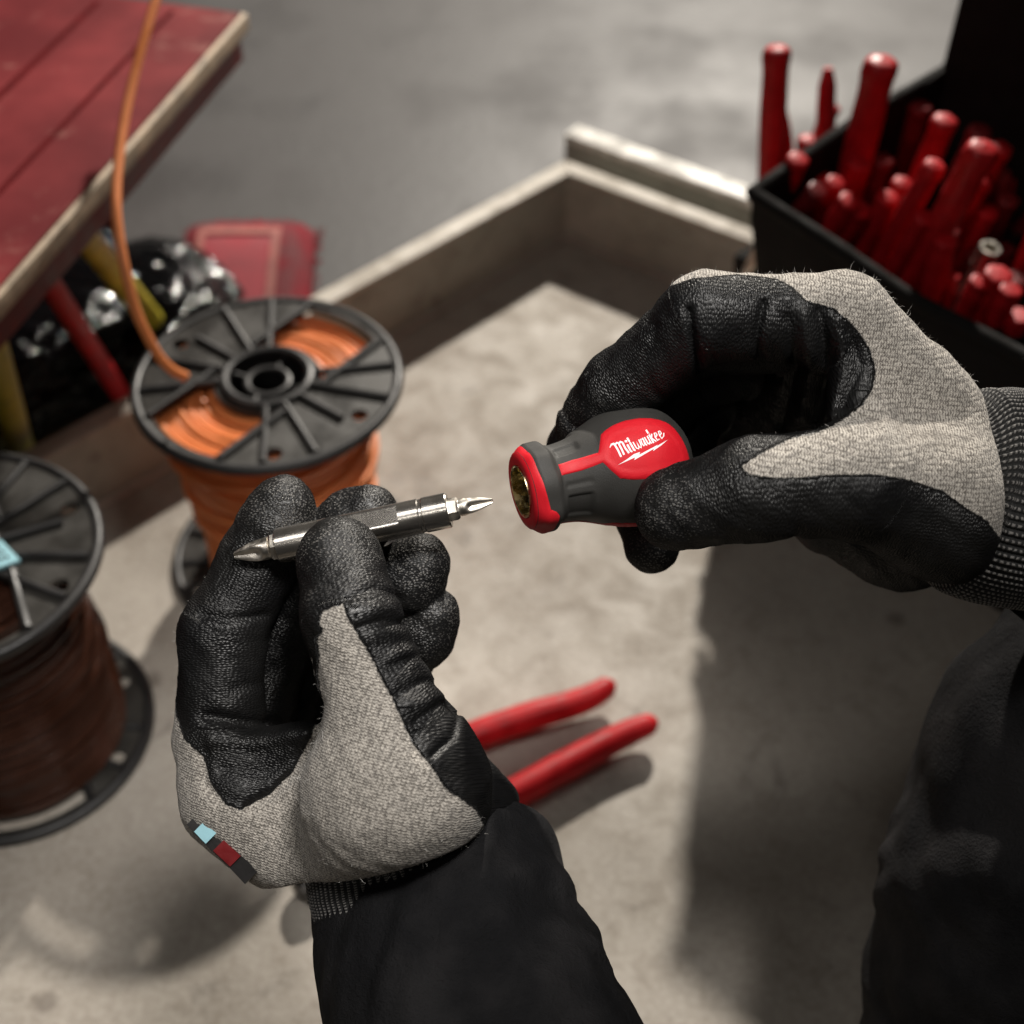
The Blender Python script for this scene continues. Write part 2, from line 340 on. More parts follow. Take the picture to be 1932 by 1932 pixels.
# ================================================================== wire spools
def make_spool(name, loc, rz, label, wire, rw, Rf, H, rows_r, seed, tilt=0.0, blue=False):
    rnd = random.Random(seed)
    root = bpy.data.objects.new(name, None); COL.objects.link(root); root.location = loc; root.rotation_euler = (0, 0, rz)
    tag(root, label, 'wire spool', 'wire spools standing in the tray')
    Rh = Rf * 0.30
    def circ(r, n=96, cx=0, cy=0): return [(cx + r * math.cos(2 * math.pi * i / n), cy + r * math.sin(2 * math.pi * i / n)) for i in range(n)]
    hw = Rf * 0.37
    def window(sg):
        r0, r1 = Rf * 0.40, Rf * 0.90; out = []
        a1 = math.acos(hw / r1); a0 = math.acos(min(1, hw / r0))
        for i in range(17):
            a = math.pi / 2 - math.asin(hw / r1) + 2 * math.asin(hw / r1) * i / 16; out.append((r1 * math.cos(a), sg * r1 * math.sin(a)))
        for i in range(17):
            a = math.pi / 2 + math.asin(hw / r0 * 0.985) - 2 * math.asin(hw / r0 * 0.985) * i / 16; out.append((r0 * math.cos(a), sg * r0 * math.sin(a)))
        return out
    rh = Rf * 0.062
    holes_at = [(R(8), 0.83), (R(188), 0.83), (R(-42), 0.84)]
    hl = [circ(rh, 24, Rf * q * math.cos(a), Rf * q * math.sin(a)) for a, q in holes_at]
    for z0, z1, top in ((0.0, 0.0035, False), (H - 0.0035, H, True)):
        fl = plate('flange', circ(Rf - 0.001), [window(1), window(-1), circ(Rh)] + hl, z0, z1, M['flange_plastic'], root)
        zz = z1 if top else z0
        MB().tube([(x, y, (z0 + z1) / 2) for x, y in circ(Rf - 0.0022)], 0.0036, 10, closed=True).build('flange_rim', M['black_plastic'], fl, local=True)
        zr = z1 + 0.001 if top else z1 + 0.0006
        # hub rings with spokes
        hb = MB()
        hb.tube([(x, y, zr) for x, y in circ(Rh + 0.0015)], 0.0032, 8, closed=True)
        hb.tube([(x, y, zr - 0.004) for x, y in circ(Rh * 0.52)], 0.0022, 8, closed=True)
        for k in range(4):
            a = k * math.pi / 2 + 0.35; c, s_ = math.cos(a), math.sin(a)
            hb.tube([(Rh * 0.5 * c, Rh * 0.5 * s_, zr - 0.004), (Rh * c, Rh * s_, zr - 0.003)], 0.0014, 6)
        hb.lathe([(z0, Rh), (z1, Rh)], 48); hb.build('hub_ring', M['black_plastic'], fl, local=True)
        ang = [R(x) for x in (0, 24, 47, -24, -47, 180, 156, 133, 204, 227)]
        for i, a in enumerate(ang):
            r1 = Rf * (0.76 if i in (0, 5) else 0.94); c, s_ = math.cos(a), math.sin(a)
            MB().tube([(Rf * 0.31 * c, Rf * 0.31 * s_, zr), (r1 * c, r1 * s_, zr)], 0.0024, 8).build('rib', M['black_plastic'], fl, local=True)
        for sg in (1, -1):
            for x in (hw, -hw):
                y1 = math.sqrt((Rf * 0.93) ** 2 - hw ** 2); y0 = Rf * 0.20
                MB().tube([(x, sg * y0, zr), (x, sg * y1, zr)], 0.0026, 8).build('window_edge', M['black_plastic'], fl, local=True)
    MB().lathe([(0.002, Rh - 0.001), (H - 0.002, Rh - 0.001)], 40).build('barrel', M['black_plastic'], root, local=True)
    # the winding: coil on coil round the barrel
    wb = MB(); pitch = rw * 2.02; z = 0.0055; i = 0
    n = int((H - 0.012) / pitch); pitch = (H - 0.0035 - 0.0014 - rw - 0.0059 - rw * 0.2) / (n - 1)
    for i in range(n):
        z = 0.0055 + rw * 0.2 + i * pitch; f = i / max(1, n - 1)
        rr = interp(rows_r, f) + rnd.uniform(-0.0007, 0.0007)
        ph = rnd.uniform(0, 6.28); am = rnd.uniform(0, 0.0008); sl = rnd.uniform(-0.001, 0.001) if wire == 'orange_wire' else 0
        wb.tube([((rr + am * math.sin(2 * a + ph)) * math.cos(a), (rr + am * math.sin(2 * a + ph)) * math.sin(a), z + sl * math.sin(a + ph)) for a in [2 * math.pi * k / 64 for k in range(64)]], rw, 8, closed=True)
    ztop = 0.0055 + rw * 0.2 + (n - 1) * pitch
    r = interp(rows_r, 1.0) - pitch
    while r > Rh + rw:                                   # top layers seen through the windows
        dz = -rnd.uniform(0, 0.0012) - (0.002 if r > interp(rows_r, 1.0) * 0.85 else 0)
        ph = rnd.uniform(0, 6.28)
        wb.tube([(r * math.cos(a) + 0.001 * math.sin(a + ph), r * math.sin(a), ztop + dz + 0.0012 * math.sin(a * 2 + ph)) for a in [2 * math.pi * k / 64 for k in range(64)]], rw, 8, closed=True)
        r -= pitch
    if wire == 'orange_wire':                            # crossing and slack turns on the outside
        for k in range(7):
            z0 = rnd.uniform(0.03, H - 0.03); sl = rnd.uniform(-0.022, 0.022); ph = rnd.uniform(0, 6.28); rr = interp(rows_r, z0 / H) + rw * 1.5
            wb.tube([(rr * math.cos(a), rr * math.sin(a), min(H - 0.008, max(0.008, z0 + sl * math.sin(a + ph)))) for a in [2 * math.pi * q / 72 for q in range(72)]], rw, 8, closed=True)
        rr = interp(rows_r, 0.8) + 0.004
        wb.tube([((rr + 0.0035 * max(0, math.cos(a - R(200)))) * math.cos(a), (rr + 0.0035 * max(0, math.cos(a - R(200)))) * math.sin(a), H * 0.78 - 0.012 * math.cos(a - R(200))) for a in [2 * math.pi * q / 72 for q in range(72)]], rw, 8, closed=True)
    wb.build('wire_winding', M[wire], root, local=True)
    return root

SP_H = 0.158
sp1 = make_spool('wire_spool', G(505, 716, SP_H) - Vector((0, 0, SP_H - 0.001)), R(-38), 'black plastic spool wound with orange wire, its loose end rising', 'orange_wire', 0.0023, 0.0825, SP_H, [(0, 0.055), (0.3, 0.054), (0.75, 0.060), (0.95, 0.062), (1, 0.070)], 3)
sp2 = make_spool('wire_spool', G(-100, 1052, SP_H) - Vector((0, 0, SP_H - 0.001)), R(24), 'black plastic spool wound with brown wire, pale blue sticker on top', 'brown_wire', 0.0013, 0.0825, SP_H, [(0, 0.066), (0.45, 0.066), (0.5, 0.064), (1, 0.062)], 5)
# pale blue sticker on the brown spool's flange
q = [G(-80, 1040, SP_H + 0.006), G(2, 1018, SP_H + 0.006), G(38, 1056, SP_H + 0.006), G(-44, 1084, SP_H + 0.006)]
inv = sp2.matrix_basis.inverted()
lb = MB().hexa([tuple(inv @ (p - Vector((0, 0, 0.0022)))) for p in q] + [tuple(inv @ p) for p in q]).build('sticker', M['label_blue'], sp2, local=True, smooth=False)
lb['label'] = 'pale blue paper sticker on the flange'
tx = MB()
for i in range(3):
    for j in range(7):
        a = q[0].lerp(q[1], 0.12 + 0.115 * j); b = q[3].lerp(q[2], 0.12 + 0.115 * j); c = a.lerp(b, 0.25 + 0.25 * i)
        e = (q[1] - q[0]) * 0.04; h = (q[3] - q[0]) * 0.05
        pp = [c - e - h, c + e - h, c + e + h, c - e + h]
        tx.add([tuple(inv @ (p_ + Vector((0, 0, 0.0004)))) for p_ in pp], [(0, 1, 2, 3)])
tx.build('printed_line', M['black_plastic'], lb, local=True, smooth=False)

# loose end of the orange wire, part of its spool
loose = catmull([Wp(352, 712, 838), Wp(322, 696, 832), Wp(292, 660, 826), Wp(256, 585, 818), Wp(232, 490, 815), Wp(220, 400, 820), Wp(222, 322, 830), Wp(236, 220, 845), Wp(262, 110, 860), Wp(300, -20, 880), Wp(345, -160, 900)], 10)
inv1 = sp1.matrix_basis.inverted()
MB().tube([tuple(inv1 @ p) for p in loose], 0.0030, 12).build('loose_wire_end', M['orange_wire'], sp1, local=True)

# ================================================================== red-topped stand, sack, pouch and box behind the tray
ZT = 0.25
st = thing('work_stand', (-0.40, 0.62, -0.012), 'worn red-topped stand with tan edge on yellow and red legs', 'stand')
e0, e1 = G(-60, 627, ZT), G(206, 323, ZT); ed = (e1 - e0).normalized(); en = Vector((-ed.y, ed.x, 0))
if en.x > 0: en = -en
FE = 0.22
c = [e0 - ed * 0.25, e1 + ed * FE, e1 + ed * FE + en * 0.36, e0 - ed * 0.25 + en * 0.36]
def slab(off, z0, z1): 
    cc = [c[0] + ed * off + en * off, c[1] - ed * off + en * off, c[2] - ed * off - en * off, c[3] + ed * off - en * off]
    return MB().hexa([(p.x, p.y, z0) for p in cc] + [(p.x, p.y, z1) for p in cc])
core = slab(0, ZT - 0.013, ZT - 0.0005).build('board', M['tan_edge'], st, bevel=0.0015)
slab(0.004, ZT - 0.0004, ZT + 0.0012).build('red_facing', M['red_top'], core, smooth=False)
slab(0.006, ZT - 0.034, ZT - 0.0135).build('apron', M['dark_red'], st, smooth=False)
for k0, k1 in ((0.050, 0.054), (0.108, 0.113)):      # thin dark red strips laid along the top
    a = e0 - ed * 0.24; b = e1 + ed * (FE - 0.015)
    qq = [a + en * k0, b + en * k0, b + en * k1, a + en * k1]
    MB().hexa([(p.x, p.y, ZT - 0.0002) for p in qq] + [(p.x, p.y, ZT + 0.0016) for p in qq]).build('top_line', M['dark_line'], core, smooth=False)
def leg(top, foot, rad, m):
    MB().tube([top, foot], rad, 12).build('leg', M[m], st)
leg(G(66, 492, ZT - 0.03), G(243, 768, -0.011), 0.0075, 'red_plastic')
leg(G(118, 392, ZT - 0.03), G(322, 648, -0.011), 0.0095, 'yellow_paint')
leg(G(-30, 600, ZT - 0.03), G(52, 892, -0.011), 0.0095, 'yellow_paint')
leg(c[2] + Vector((0.02, -0.12, -0.03)), c[2] + Vector((0.0, -0.1, -0.262)), 0.0095, 'yellow_paint')
# dark red box
bx = thing('tool_box', (G(190, 470, -0.012)), 'dark red box standing on the floor behind the red-topped stand', 'box')
b0 = G(243, 500, -0.011); b1 = G(60, 560, -0.011)
dv = (b1 - b0).normalized(); nv = Vector((dv.y, -dv.x, 0)); nv = nv if nv.y > 0 else -nv
pp = [b0, b0 + dv * 0.3, b0 + dv * 0.3 + nv * 0.2, b0 + nv * 0.2]
MB().hexa([(p.x, p.y, -0.011) for p in pp] + [(p.x, p.y, 0.14) for p in pp]).build('box_body', M['dark_red'], bx, bevel=0.006)
pl = [b0 - dv * 0.004 - nv * 0.004, b0 + dv * 0.304 - nv * 0.004, b0 + dv * 0.304 + nv * 0.204, b0 - dv * 0.004 + nv * 0.204]
MB().hexa([(p.x, p.y, 0.1405) for p in pl] + [(p.x, p.y, 0.165) for p in pl]).build('lid', M['dark_red'], bx, bevel=0.006)
lp = (pl[0] + pl[1]) / 2
MB().box(lp.x - 0.02, lp.x + 0.02, lp.y - 0.012, lp.y + 0.004, 0.11, 0.15).build('latch', M['black_metal'], bx, bevel=0.002)

def lump(name, centre, size, rot, mat, parent, seed, sub=6, amp=0.18, fl=None):
    from mathutils import noise
    bm = bmesh.new(); bmesh.ops.create_icosphere(bm, subdivisions=sub, radius=1.0)
    o = Vector((seed * 3.1, seed * 1.7, 0))
    for v in bm.verts:
        p = v.co.copy()
        r = 1 + amp * (noise.noise(p * 1.6 + o) + 0.6 * (0.5 - abs(noise.noise(p * 3.1 + o))) + 0.25 * (0.4 - abs(noise.noise(Vector((p.x * 3, p.y * 7, p.z * 9)) + o))))
        v.co = Vector((p.x * size[0], p.y * size[1], p.z * size[2])) * r
    bmesh.ops.rotate(bm, verts=bm.verts, cent=(0, 0, 0), matrix=Matrix.Rotation(rot, 3, 'Z'))
    for v in bm.verts:
        v.co += Vector(centre)
        if fl is not None and v.co.z < fl: v.co.z = fl + 0.0005 * noise.noise(v.co * 30)
    o0 = root_of(parent).location
    for v in bm.verts: v.co -= o0
    me = bpy.data.meshes.new(name); bm.to_mesh(me); bm.free(); me.polygons.foreach_set('use_smooth', [True] * len(me.polygons))
    me.materials.append(mat); ob = bpy.data.objects.new(name, me); COL.objects.link(ob); ob.parent = parent; return ob
sk = thing('plastic_sack', (-0.42, 0.92, -0.012), 'crumpled glossy black plastic sack behind the red-topped stand', 'sack')
pc = G(0, 752, 0.03)
lump('film', (pc.x - 0.06, pc.y + 0.08, 0.03), (0.16, 0.13, 0.055), R(35), M['film'], sk, 4, fl=-0.011)
lump('film', (pc.x + 0.07, pc.y + 0.13, 0.012), (0.085, 0.075, 0.036), R(20), M['film'], sk, 9, fl=-0.011)
lump('film', (pc.x - 0.09, pc.y - 0.05, 0.01), (0.12, 0.09, 0.05), R(40), M['film'], sk, 13, fl=-0.011)

# faded red fabric pouch
po = thing('fabric_pouch', G(470, 600, -0.012), 'faded red fabric pouch with pale stitched border and frayed edge', 'pouch')
p0, p1 = G(322, 636, -0.0115), G(586, 636, -0.0115)
ux = (p1 - p0); Lp = ux.length; ux.normalize(); uy = Vector((-ux.y, ux.x, 0)); uz = Vector((0, 0, 1)); lean = (uz * 0.30 + uy * 0.95).normalized(); nf = ux.cross(lean); nf = -nf if nf.dot(Vector((0, -1, 0.6))) < 0 else nf
def pw(a, b, n): return p0 + ux * a * Lp + lean * b + nf * n
Hp = 0.118
rndp = random.Random(5)
nb = 34; outl = []
for i in range(nb + 1):
    a = i / nb; cr = 0.014 * (abs(2 * a - 1) ** 4)
    outl.append((0.02 + 0.96 * a, Hp - cr + rndp.uniform(-0.0018, 0.0018)))
body = MB(); K = 20
for fr in (0, 1):
    for j in range(K + 1):
        for (a, t_) in outl:
            b = t_ * j / K; e = (1 - (2 * a - 1) ** 6) * (1 - (b / Hp) ** 6) * (1.0)
            body.v.append(tuple(pw(a + rndp.uniform(-0.004, 0.004) * (a < 0.05 or a > 0.95), b, (0.012 * e + 0.0035) * (1 if fr == 0 else -1))))
W_ = nb + 1
for fr in (0, 1):
    o_ = fr * W_ * (K + 1)
    for j in range(K):
        for i in range(nb): body.f.append((o_ + j * W_ + i, o_ + j * W_ + i + 1, o_ + (j + 1) * W_ + i + 1, o_ + (j + 1) * W_ + i))
o_ = W_ * (K + 1)
for i in range(nb): body.f.append((K * W_ + i, K * W_ + i + 1, o_ + K * W_ + i + 1, o_ + K * W_ + i)); body.f.append((i, i + 1, o_ + i + 1, o_ + i))
for j in range(K): body.f.append((j * W_, (j + 1) * W_, o_ + (j + 1) * W_, o_ + j * W_)); body.f.append((j * W_ + nb, (j + 1) * W_ + nb, o_ + (j + 1) * W_ + nb, o_ + j * W_ + nb))
body.build('pouch_body', M['red_cloth'], po)
def patch(a0, a1, b0, b1, n, m, name, par, nx=14, ny=10):
    mb = MB()
    for j in range(ny + 1):
        for i in range(nx + 1):
            a = a0 + (a1 - a0) * i / nx; b = b0 + (b1 - b0) * j / ny; e = (1 - (2 * a - 1) ** 6) * (1 - (b / Hp) ** 6)
            mb.v.append(tuple(pw(a, b, 0.012 * e + 0.0035 + n)))
    for j in range(ny):
        for i in range(nx): k = j * (nx + 1) + i; mb.f.append((k, k + 1, k + nx + 2, k + nx + 1))
    return mb.build(name, M[m], par)
fp = patch(0.17, 0.70, 0.0, Hp * 0.86, 0.0012, 'pink_cloth', 'front_panel', po)
for (a0, a1, b0, b1) in ((0.13, 0.19, 0, Hp * 0.89), (0.68, 0.74, 0, Hp * 0.89), (0.192, 0.678, Hp * 0.82, Hp * 0.89)):
    patch(a0, a1, b0, b1, 0.0026, 'stitch', 'stitched_border', fp, 4 if a1 - a0 < 0.1 else 14, 10 if a1 - a0 < 0.1 else 3)
fr = MB()
for k in range(260):
    i = rndp.random(); a = 0.02 + 0.96 * i
    side = rndp.random()
    if side < 0.55: A = pw(a, Hp - 0.014 * abs(2 * a - 1) ** 4 - 0.002, rndp.uniform(-0.004, 0.004)); D = lean * rndp.uniform(0.003, 0.008) + ux * rndp.uniform(-0.004, 0.004)
    else:
        sd = 1 if rndp.random() < 0.7 else 0; b = rndp.random() * Hp * 0.95
        A = pw(0.98 if sd else 0.02, b, rndp.uniform(-0.003, 0.003)); D = ux * (1 if sd else -1) * rndp.uniform(0.003, 0.008) + lean * rndp.uniform(-0.004, 0.004)
    fr.tube([A, A + D], [0.0006, 0.0003], 4)
tag(fr.build('frayed_thread', M['red_cloth'], po), kind='stuff')

# ================================================================== pliers on the tray bed
pr = thing('pliers', G(860, 1480, 0.0), 'pliers with long red dipped handles lying on the tray bed', 'pliers')
HZ = 0.0135
def phandle(pts, rads, nm):
    P = catmull([G(x, y, HZ + dz) for x, y, dz in pts], 8)
    T = [(i, r) for i, r in enumerate(rads)]
    rr = [interp(T, i / 8.0) for i in range(len(P))]
    return MB().tube(P, rr, 16, flat=(0, 0, 1)).build(nm, M['red_plastic'], pr)
phandle([(690, 1500, -0.006), (800, 1432, -0.003), (900, 1386, 0), (1000, 1352, 0), (1075, 1330, 0), (1120, 1312, 0.001), (1146, 1296, 0.002), (1157, 1289, 0.002)], [0.0080, 0.0086, 0.0092, 0.0094, 0.0088, 0.0080, 0.0068, 0.003], 'handle')
phandle([(705, 1600, -0.006), (840, 1560, -0.003), (970, 1497, 0), (1060, 1448, 0), (1140, 1405, 0), (1195, 1378, 0.001), (1226, 1366, 0.002), (1239, 1362, 0.002)], [0.0080, 0.0086, 0.0092, 0.0094, 0.0088, 0.0080, 0.0068, 0.003], 'handle')
piv = G(640, 1590, 0.012)
MB().tube(catmull([G(705, 1492, 0.016), G(660, 1560, 0.012), G(600, 1640, 0.011), G(560, 1672, 0.010)], 6), [0.007 + 0.004 * math.sin(i / 18 * 3.1) for i in range(19)], 12).build('jaw', M['black_metal'], pr)
MB().tube(catmull([G(715, 1598, 0.016), G(650, 1612, 0.012), G(595, 1656, 0.011), G(570, 1688, 0.010)], 6), [0.007 + 0.004 * math.sin(i / 18 * 3.1) for i in range(19)], 12).build('jaw', M['black_metal'], pr)
MB().lathe([(0.0, 0.0), (0.0, 0.009), (0.020, 0.009), (0.022, 0.007), (0.022, 0.0)], 24).build('pivot', M['black_metal'], pr, local=True).location = piv - pr.location - Vector((0, 0, 0.011))

# ================================================================== tool bag and the tools in it
ZB = 0.25
r0, r1 = G(1417, 367, ZB), G(1935, 650, ZB); bd = (r1 - r0); BL = 0.30; bd.normalize(); bn = Vector((-bd.y, bd.x, 0)); bn = bn if bn.y > 0 else -bn
BW = 0.19
bag = thing('tool_bag', (r0.x, r0.y, 0.0), 'black canvas tool bag crammed with red handled tools', 'tool bag')
def bp(a, b, z): 
    k = 1 + 0.0 * z; return r0 + bd * a + bn * b + Vector((0, 0, z - ZB))
def panel(a0, b0, a1, b1, z0, z1, th, name, bul=0.006, par=None, inset=0.0, sag=0.0):
    mb = MB(); nx, nz = 14, 8; A, B = bp(a0, b0, 0), bp(a1, b1, 0); t = (B - A).normalized(); nn = Vector((-t.y, t.x, 0))
    from mathutils import noise
    for s_ in (0, 1):
        for j in range(nz + 1):
            for i in range(nx + 1):
                f, h = i / nx, j / nz; p = A.lerp(B, f) + bn * (inset * (1 - h)); b_ = bul * math.sin(math.pi * f) * math.sin(math.pi * h) + 0.003 * noise.noise(Vector((f * 3 + a0 * 9, h * 3, b0 * 7)))
                mb.v.append(tuple(p + nn * (-b_ + (th if s_ else 0)) + Vector((0, 0, z0 + (z1 - z0 + sag * (-math.sin(math.pi * f) + 0.4 * noise.noise(Vector((f * 4, 3.3, b0 * 5))))) * h))))
    w_ = nx + 1; o_ = w_ * (nz + 1)
    for j in range(nz):
        for i in range(nx): k = j * w_ + i; mb.f += [(k, k + 1, k + w_ + 1, k + w_), (o_ + k, o_ + k + w_, o_ + k + w_ + 1, o_ + k + 1)]
    for i in range(nx): mb.f += [(i, o_ + i, o_ + i + 1, i + 1), (nz * w_ + i, nz * w_ + i + 1, o_ + nz * w_ + i + 1, o_ + nz * w_ + i)]
    for j in range(nz): mb.f += [(j * w_, (j + 1) * w_, o_ + (j + 1) * w_, o_ + j * w_), (j * w_ + nx, o_ + j * w_ + nx, o_ + (j + 1) * w_ + nx, (j + 1) * w_ + nx)]
    return mb.build(name, M['bag_cloth'], par or bag)
f1 = panel(0, 0, BL, 0, 0.002, ZB, 0.005, 'front_panel', 0.014, inset=0.06, sag=0.010)
panel(BL, BW, 0, BW, 0.002, ZB + 0.10, 0.005, 'back_panel')
def end_panel(a, zt):
    q = [bp(a, 0.061, 0.002), bp(a, BW - 0.001, 0.002), bp(a, BW - 0.001, zt + 0.02), bp(a, 0.001, zt)]; th = bd * (0.004 if a == 0 else -0.004)
    MB().hexa([tuple(p) for p in q] + [tuple(p + th) for p in q]).build('end_panel', M['bag_cloth'], bag, smooth=False, bevel=0.001)
end_panel(0, ZB); end_panel(BL, ZB)
MB().hexa([bp(0, 0.06, 0.001), bp(BL, 0.06, 0.001), bp(BL, BW, 0.001), bp(0, BW, 0.001), bp(0, 0.06, 0.006), bp(BL, 0.06, 0.006), bp(BL, BW, 0.006), bp(0, BW, 0.006)]).build('base_panel', M['bag_cloth'], bag)
from mathutils import noise as _nz
MB().tube([bp(BL * f, 0.002, ZB + 0.010 * (-math.sin(math.pi * f) + 0.4 * _nz.noise(Vector((f * 4, 3.3, 0))))) for f in [k / 24 for k in range(25)]], 0.0048, 10).build('rim_binding', M['bag_cloth'], bag)
MB().tube([bp(0, 0.0, ZB), bp(0.0, BW * 0.5, ZB + 0.012), bp(0, BW, ZB + 0.015)], 0.0045, 10).build('rim_binding', M['bag_cloth'], bag)
# outer pocket on the end, with a flat dark holster in it
pk = MB(); qa = [(-0.048, 0.05), (-0.052, 0.10), (-0.046, 0.15)]
pk.hexa([tuple(bp(-0.046, 0.075, 0.002)), tuple(bp(-0.001, 0.075, 0.002)), tuple(bp(-0.001, 0.17, 0.002)), tuple(bp(-0.046, 0.17, 0.002)), tuple(bp(-0.052, 0.055, 0.155)), tuple(bp(-0.001, 0.055, 0.165)), tuple(bp(-0.001, 0.17, 0.165)), tuple(bp(-0.052, 0.17, 0.155))])
pk.build('end_pocket', M['bag_cloth'], bag, bevel=0.005)
MB().tube(catmull([bp(-0.03, 0.09, 0.12), bp(-0.034, 0.075, 0.165), bp(-0.036, 0.068, 0.188), bp(-0.036, 0.066, 0.196)], 6), [0.012] * 13 + [0.0115, 0.0105, 0.009, 0.007, 0.005, 0.002], 16).build('holster', M['bag_cloth'], bag)

def make_tool(kind, L, rad, m):
    """red handle along local +Z; the steel end is down inside the bag"""
    root = bpy.data.objects.new(kind, None); COL.objects.link(root)
    if kind == 'pliers':
        for sx in (-1, 1):
            P = catmull([(sx * 0.006, 0, 0), (sx * 0.013, 0, L * 0.35), (sx * 0.015, 0, L * 0.7), (sx * 0.019, 0, L)], 6)
            MB().tube(P, [interp([(0, rad * 0.8), (12, rad * 0.95), (16, rad * 0.85), (18, rad * 0.45)], i) for i in range(19)], 10).build('handle', M[m], root, local=True)
        MB().tube([(0, 0, -0.05), (0, 0, 0.005)], [0.008, 0.011], 10).build('jaw', M['black_metal'], root, local=True)
    elif kind == 'nut_driver':
        MB().tube([(0, 0, -0.06), (0, 0, L)], 0.0042, 12).build('shaft', M['steel'], root, local=True)
        MB().lathe([(L - 0.001, 0.0), (L - 0.001, 0.0062), (L + 0.014, 0.0062), (L + 0.014, 0.0042), (L + 0.006, 0.004), (L + 0.006, 0)], 16).build('socket', M['steel'], root, local=True)
    else:
        pr_ = smooth_tab([(0, rad * 0.7), (L * 0.1, rad * 0.82), (L * 0.3, rad * 0.86), (L * 0.6, rad * 0.95), (L * 0.85, rad * 0.9), (L * 0.94, rad * 1.0), (L * 0.985, rad * 0.8), (L, rad * 0.05)], 4)
        gp = MB().lathe(pr_, 20, rfun=lambda z, a, r: r * (1 + 0.05 * math.cos(6 * a))).build('grip', M[m], root, local=True)
        MB().lathe([(L * 0.10, rad * 0.76), (L * 0.15, rad * 0.76)], 20).build('collar', M['grey_grip'], gp, local=True)
        MB().tube([(0, 0, -0.07), (0, 0, 0.004)], 0.0032, 10).build('shaft', M['steel'], root, local=True)
    return root
z6 = lambda x, y: (1207.5 + x * 0.375, 318.8 + y * 0.375)
TOOLS = [  # kind, lower pixel (zoom px), upper pixel, depth in bag (0 front..1 back), radius mm, material, label
 ('screwdriver', (640, 230), (690, -620), .45, 15, 'red_plastic', 'tall upright red tool handle at the open end of the tool bag'),
 ('screwdriver', (700, 270), (905, 8), .30, 12, 'red_plastic', 'short red screwdriver handle with a shiny tip near the bag end'),
 ('pliers', (870, 340), (800, -480), .65, 12, 'red_plastic', None),
 ('screwdriver', (965, 430), (1115, 195), .15, 12, 'red_plastic', None),
 ('screwdriver', (985, 380), (1220, -560), .45, 18, 'red_plastic', None),
 ('screwdriver', (1075, 500), (1255, 130), .22, 12, 'red_plastic', None),
 ('screwdriver', (1160, 545), (1490, -30), .20, 12, 'red_plastic', None),
 ('screwdriver', (1330, 625), (1735, -120), .18, 16, 'red_plastic', 'longest and thickest red handle slanting out of the tool bag'),
 ('screwdriver', (1445, 690), (1545, 345), .10, 12, 'red_plastic', None),
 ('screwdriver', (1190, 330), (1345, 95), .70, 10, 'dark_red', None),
 ('screwdriver', (1530, 700), (1565, 530), .20, 9, 'red_plastic', None),
 ('nut_driver', (1610, 680), (1715, 485), .22, 9, 'steel', 'thin steel nut driver shaft between the red handles'),
 ('screwdriver', (1690, 770), (1810, 520), .15, 14, 'red_plastic', None),
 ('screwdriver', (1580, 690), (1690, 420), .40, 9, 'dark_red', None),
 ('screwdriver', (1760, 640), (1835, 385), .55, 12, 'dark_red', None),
 ('pliers', (1640, 400), (1720, 60), .80, 10, 'red_plastic', None),
 ('screwdriver', (1880, 820), (1905, 730), .15, 13, 'red_plastic', None),
 ('pliers', (1830, 330), (1990, 20), .75, 10, 'dark_red', None),
 ('screwdriver', (1480, 330), (1720, -210), .70, 13, 'dark_red', None),
 ('screwdriver', (1250, 160), (1420, -330), .88, 13, 'dark_red', None),
 ('screwdriver', (850, 60), (960, -320), .85, 12, 'red_plastic', None),
 ('screwdriver', (1900, 560), (2080, 180), .45, 13, 'red_plastic', None),
 ('screwdriver', (760, 260), (850, -160), .62, 12, 'red_plastic', None),
 ('screwdriver', (820, 330), (990, 60), .20, 11, 'red_plastic', None),
 ('screwdriver', (660, 250), (800, -60), .12, 12, 'red_plastic', None),
 ('screwdriver', (730, 300), (900, 100), .08, 11, 'dark_red', None),
 ('screwdriver', (900, 400), (1060, 150), .10, 12, 'red_plastic', None),
 ('screwdriver', (940, 330), (1110, -40), .34, 12, 'red_plastic', None),
 ('pliers', (1020, 450), (1200, 150), .30, 10, 'red_plastic', None),
 ('screwdriver', (1240, 580), (1440, 230), .14, 11, 'red_plastic', None),
 ('screwdriver', (1400, 650), (1560, 300), .30, 11, 'dark_red', None),
 ('screwdriver', (1120, 470), (1330, 60), .42, 12, 'red_plastic', None),
 ('screwdriver', (1620, 740), (1720, 560), .10, 11, 'red_plastic', None),
 ('screwdriver', (1500, 480), (1730, 40), .50, 12, 'red_plastic', None),
 ('screwdriver', (1780, 780), (1870, 600), .12, 11, 'red_plastic', None),
 ('screwdriver', (1600, 330), (1820, -120), .62, 13, 'red_plastic', None),
 ('screwdriver', (900, 380), (1010, 120), .28, 12, 'dark_red', None),
 ('screwdriver', (1060, 400), (1230, -60), .55, 12, 'dark_red', None),
 ('pliers', (1250, 520), (1400, 180), .40, 11, 'red_plastic', None),
 ('screwdriver', (1400, 560), (1610, 180), .45, 13, 'red_plastic', None),
 ('screwdriver', (1300, 330), (1540, -260), .60, 14, 'red_plastic', None),
 ('screwdriver', (1560, 560), (1760, 200), .55, 12, 'red_plastic', None),
 ('screwdriver', (1820, 740), (1900, 540), .30, 13, 'dark_red', None),
 ('screwdriver', (1690, 480), (1860, 140), .65, 12, 'dark_red', None),
]
TG = 'red handled tools standing in the tool bag'
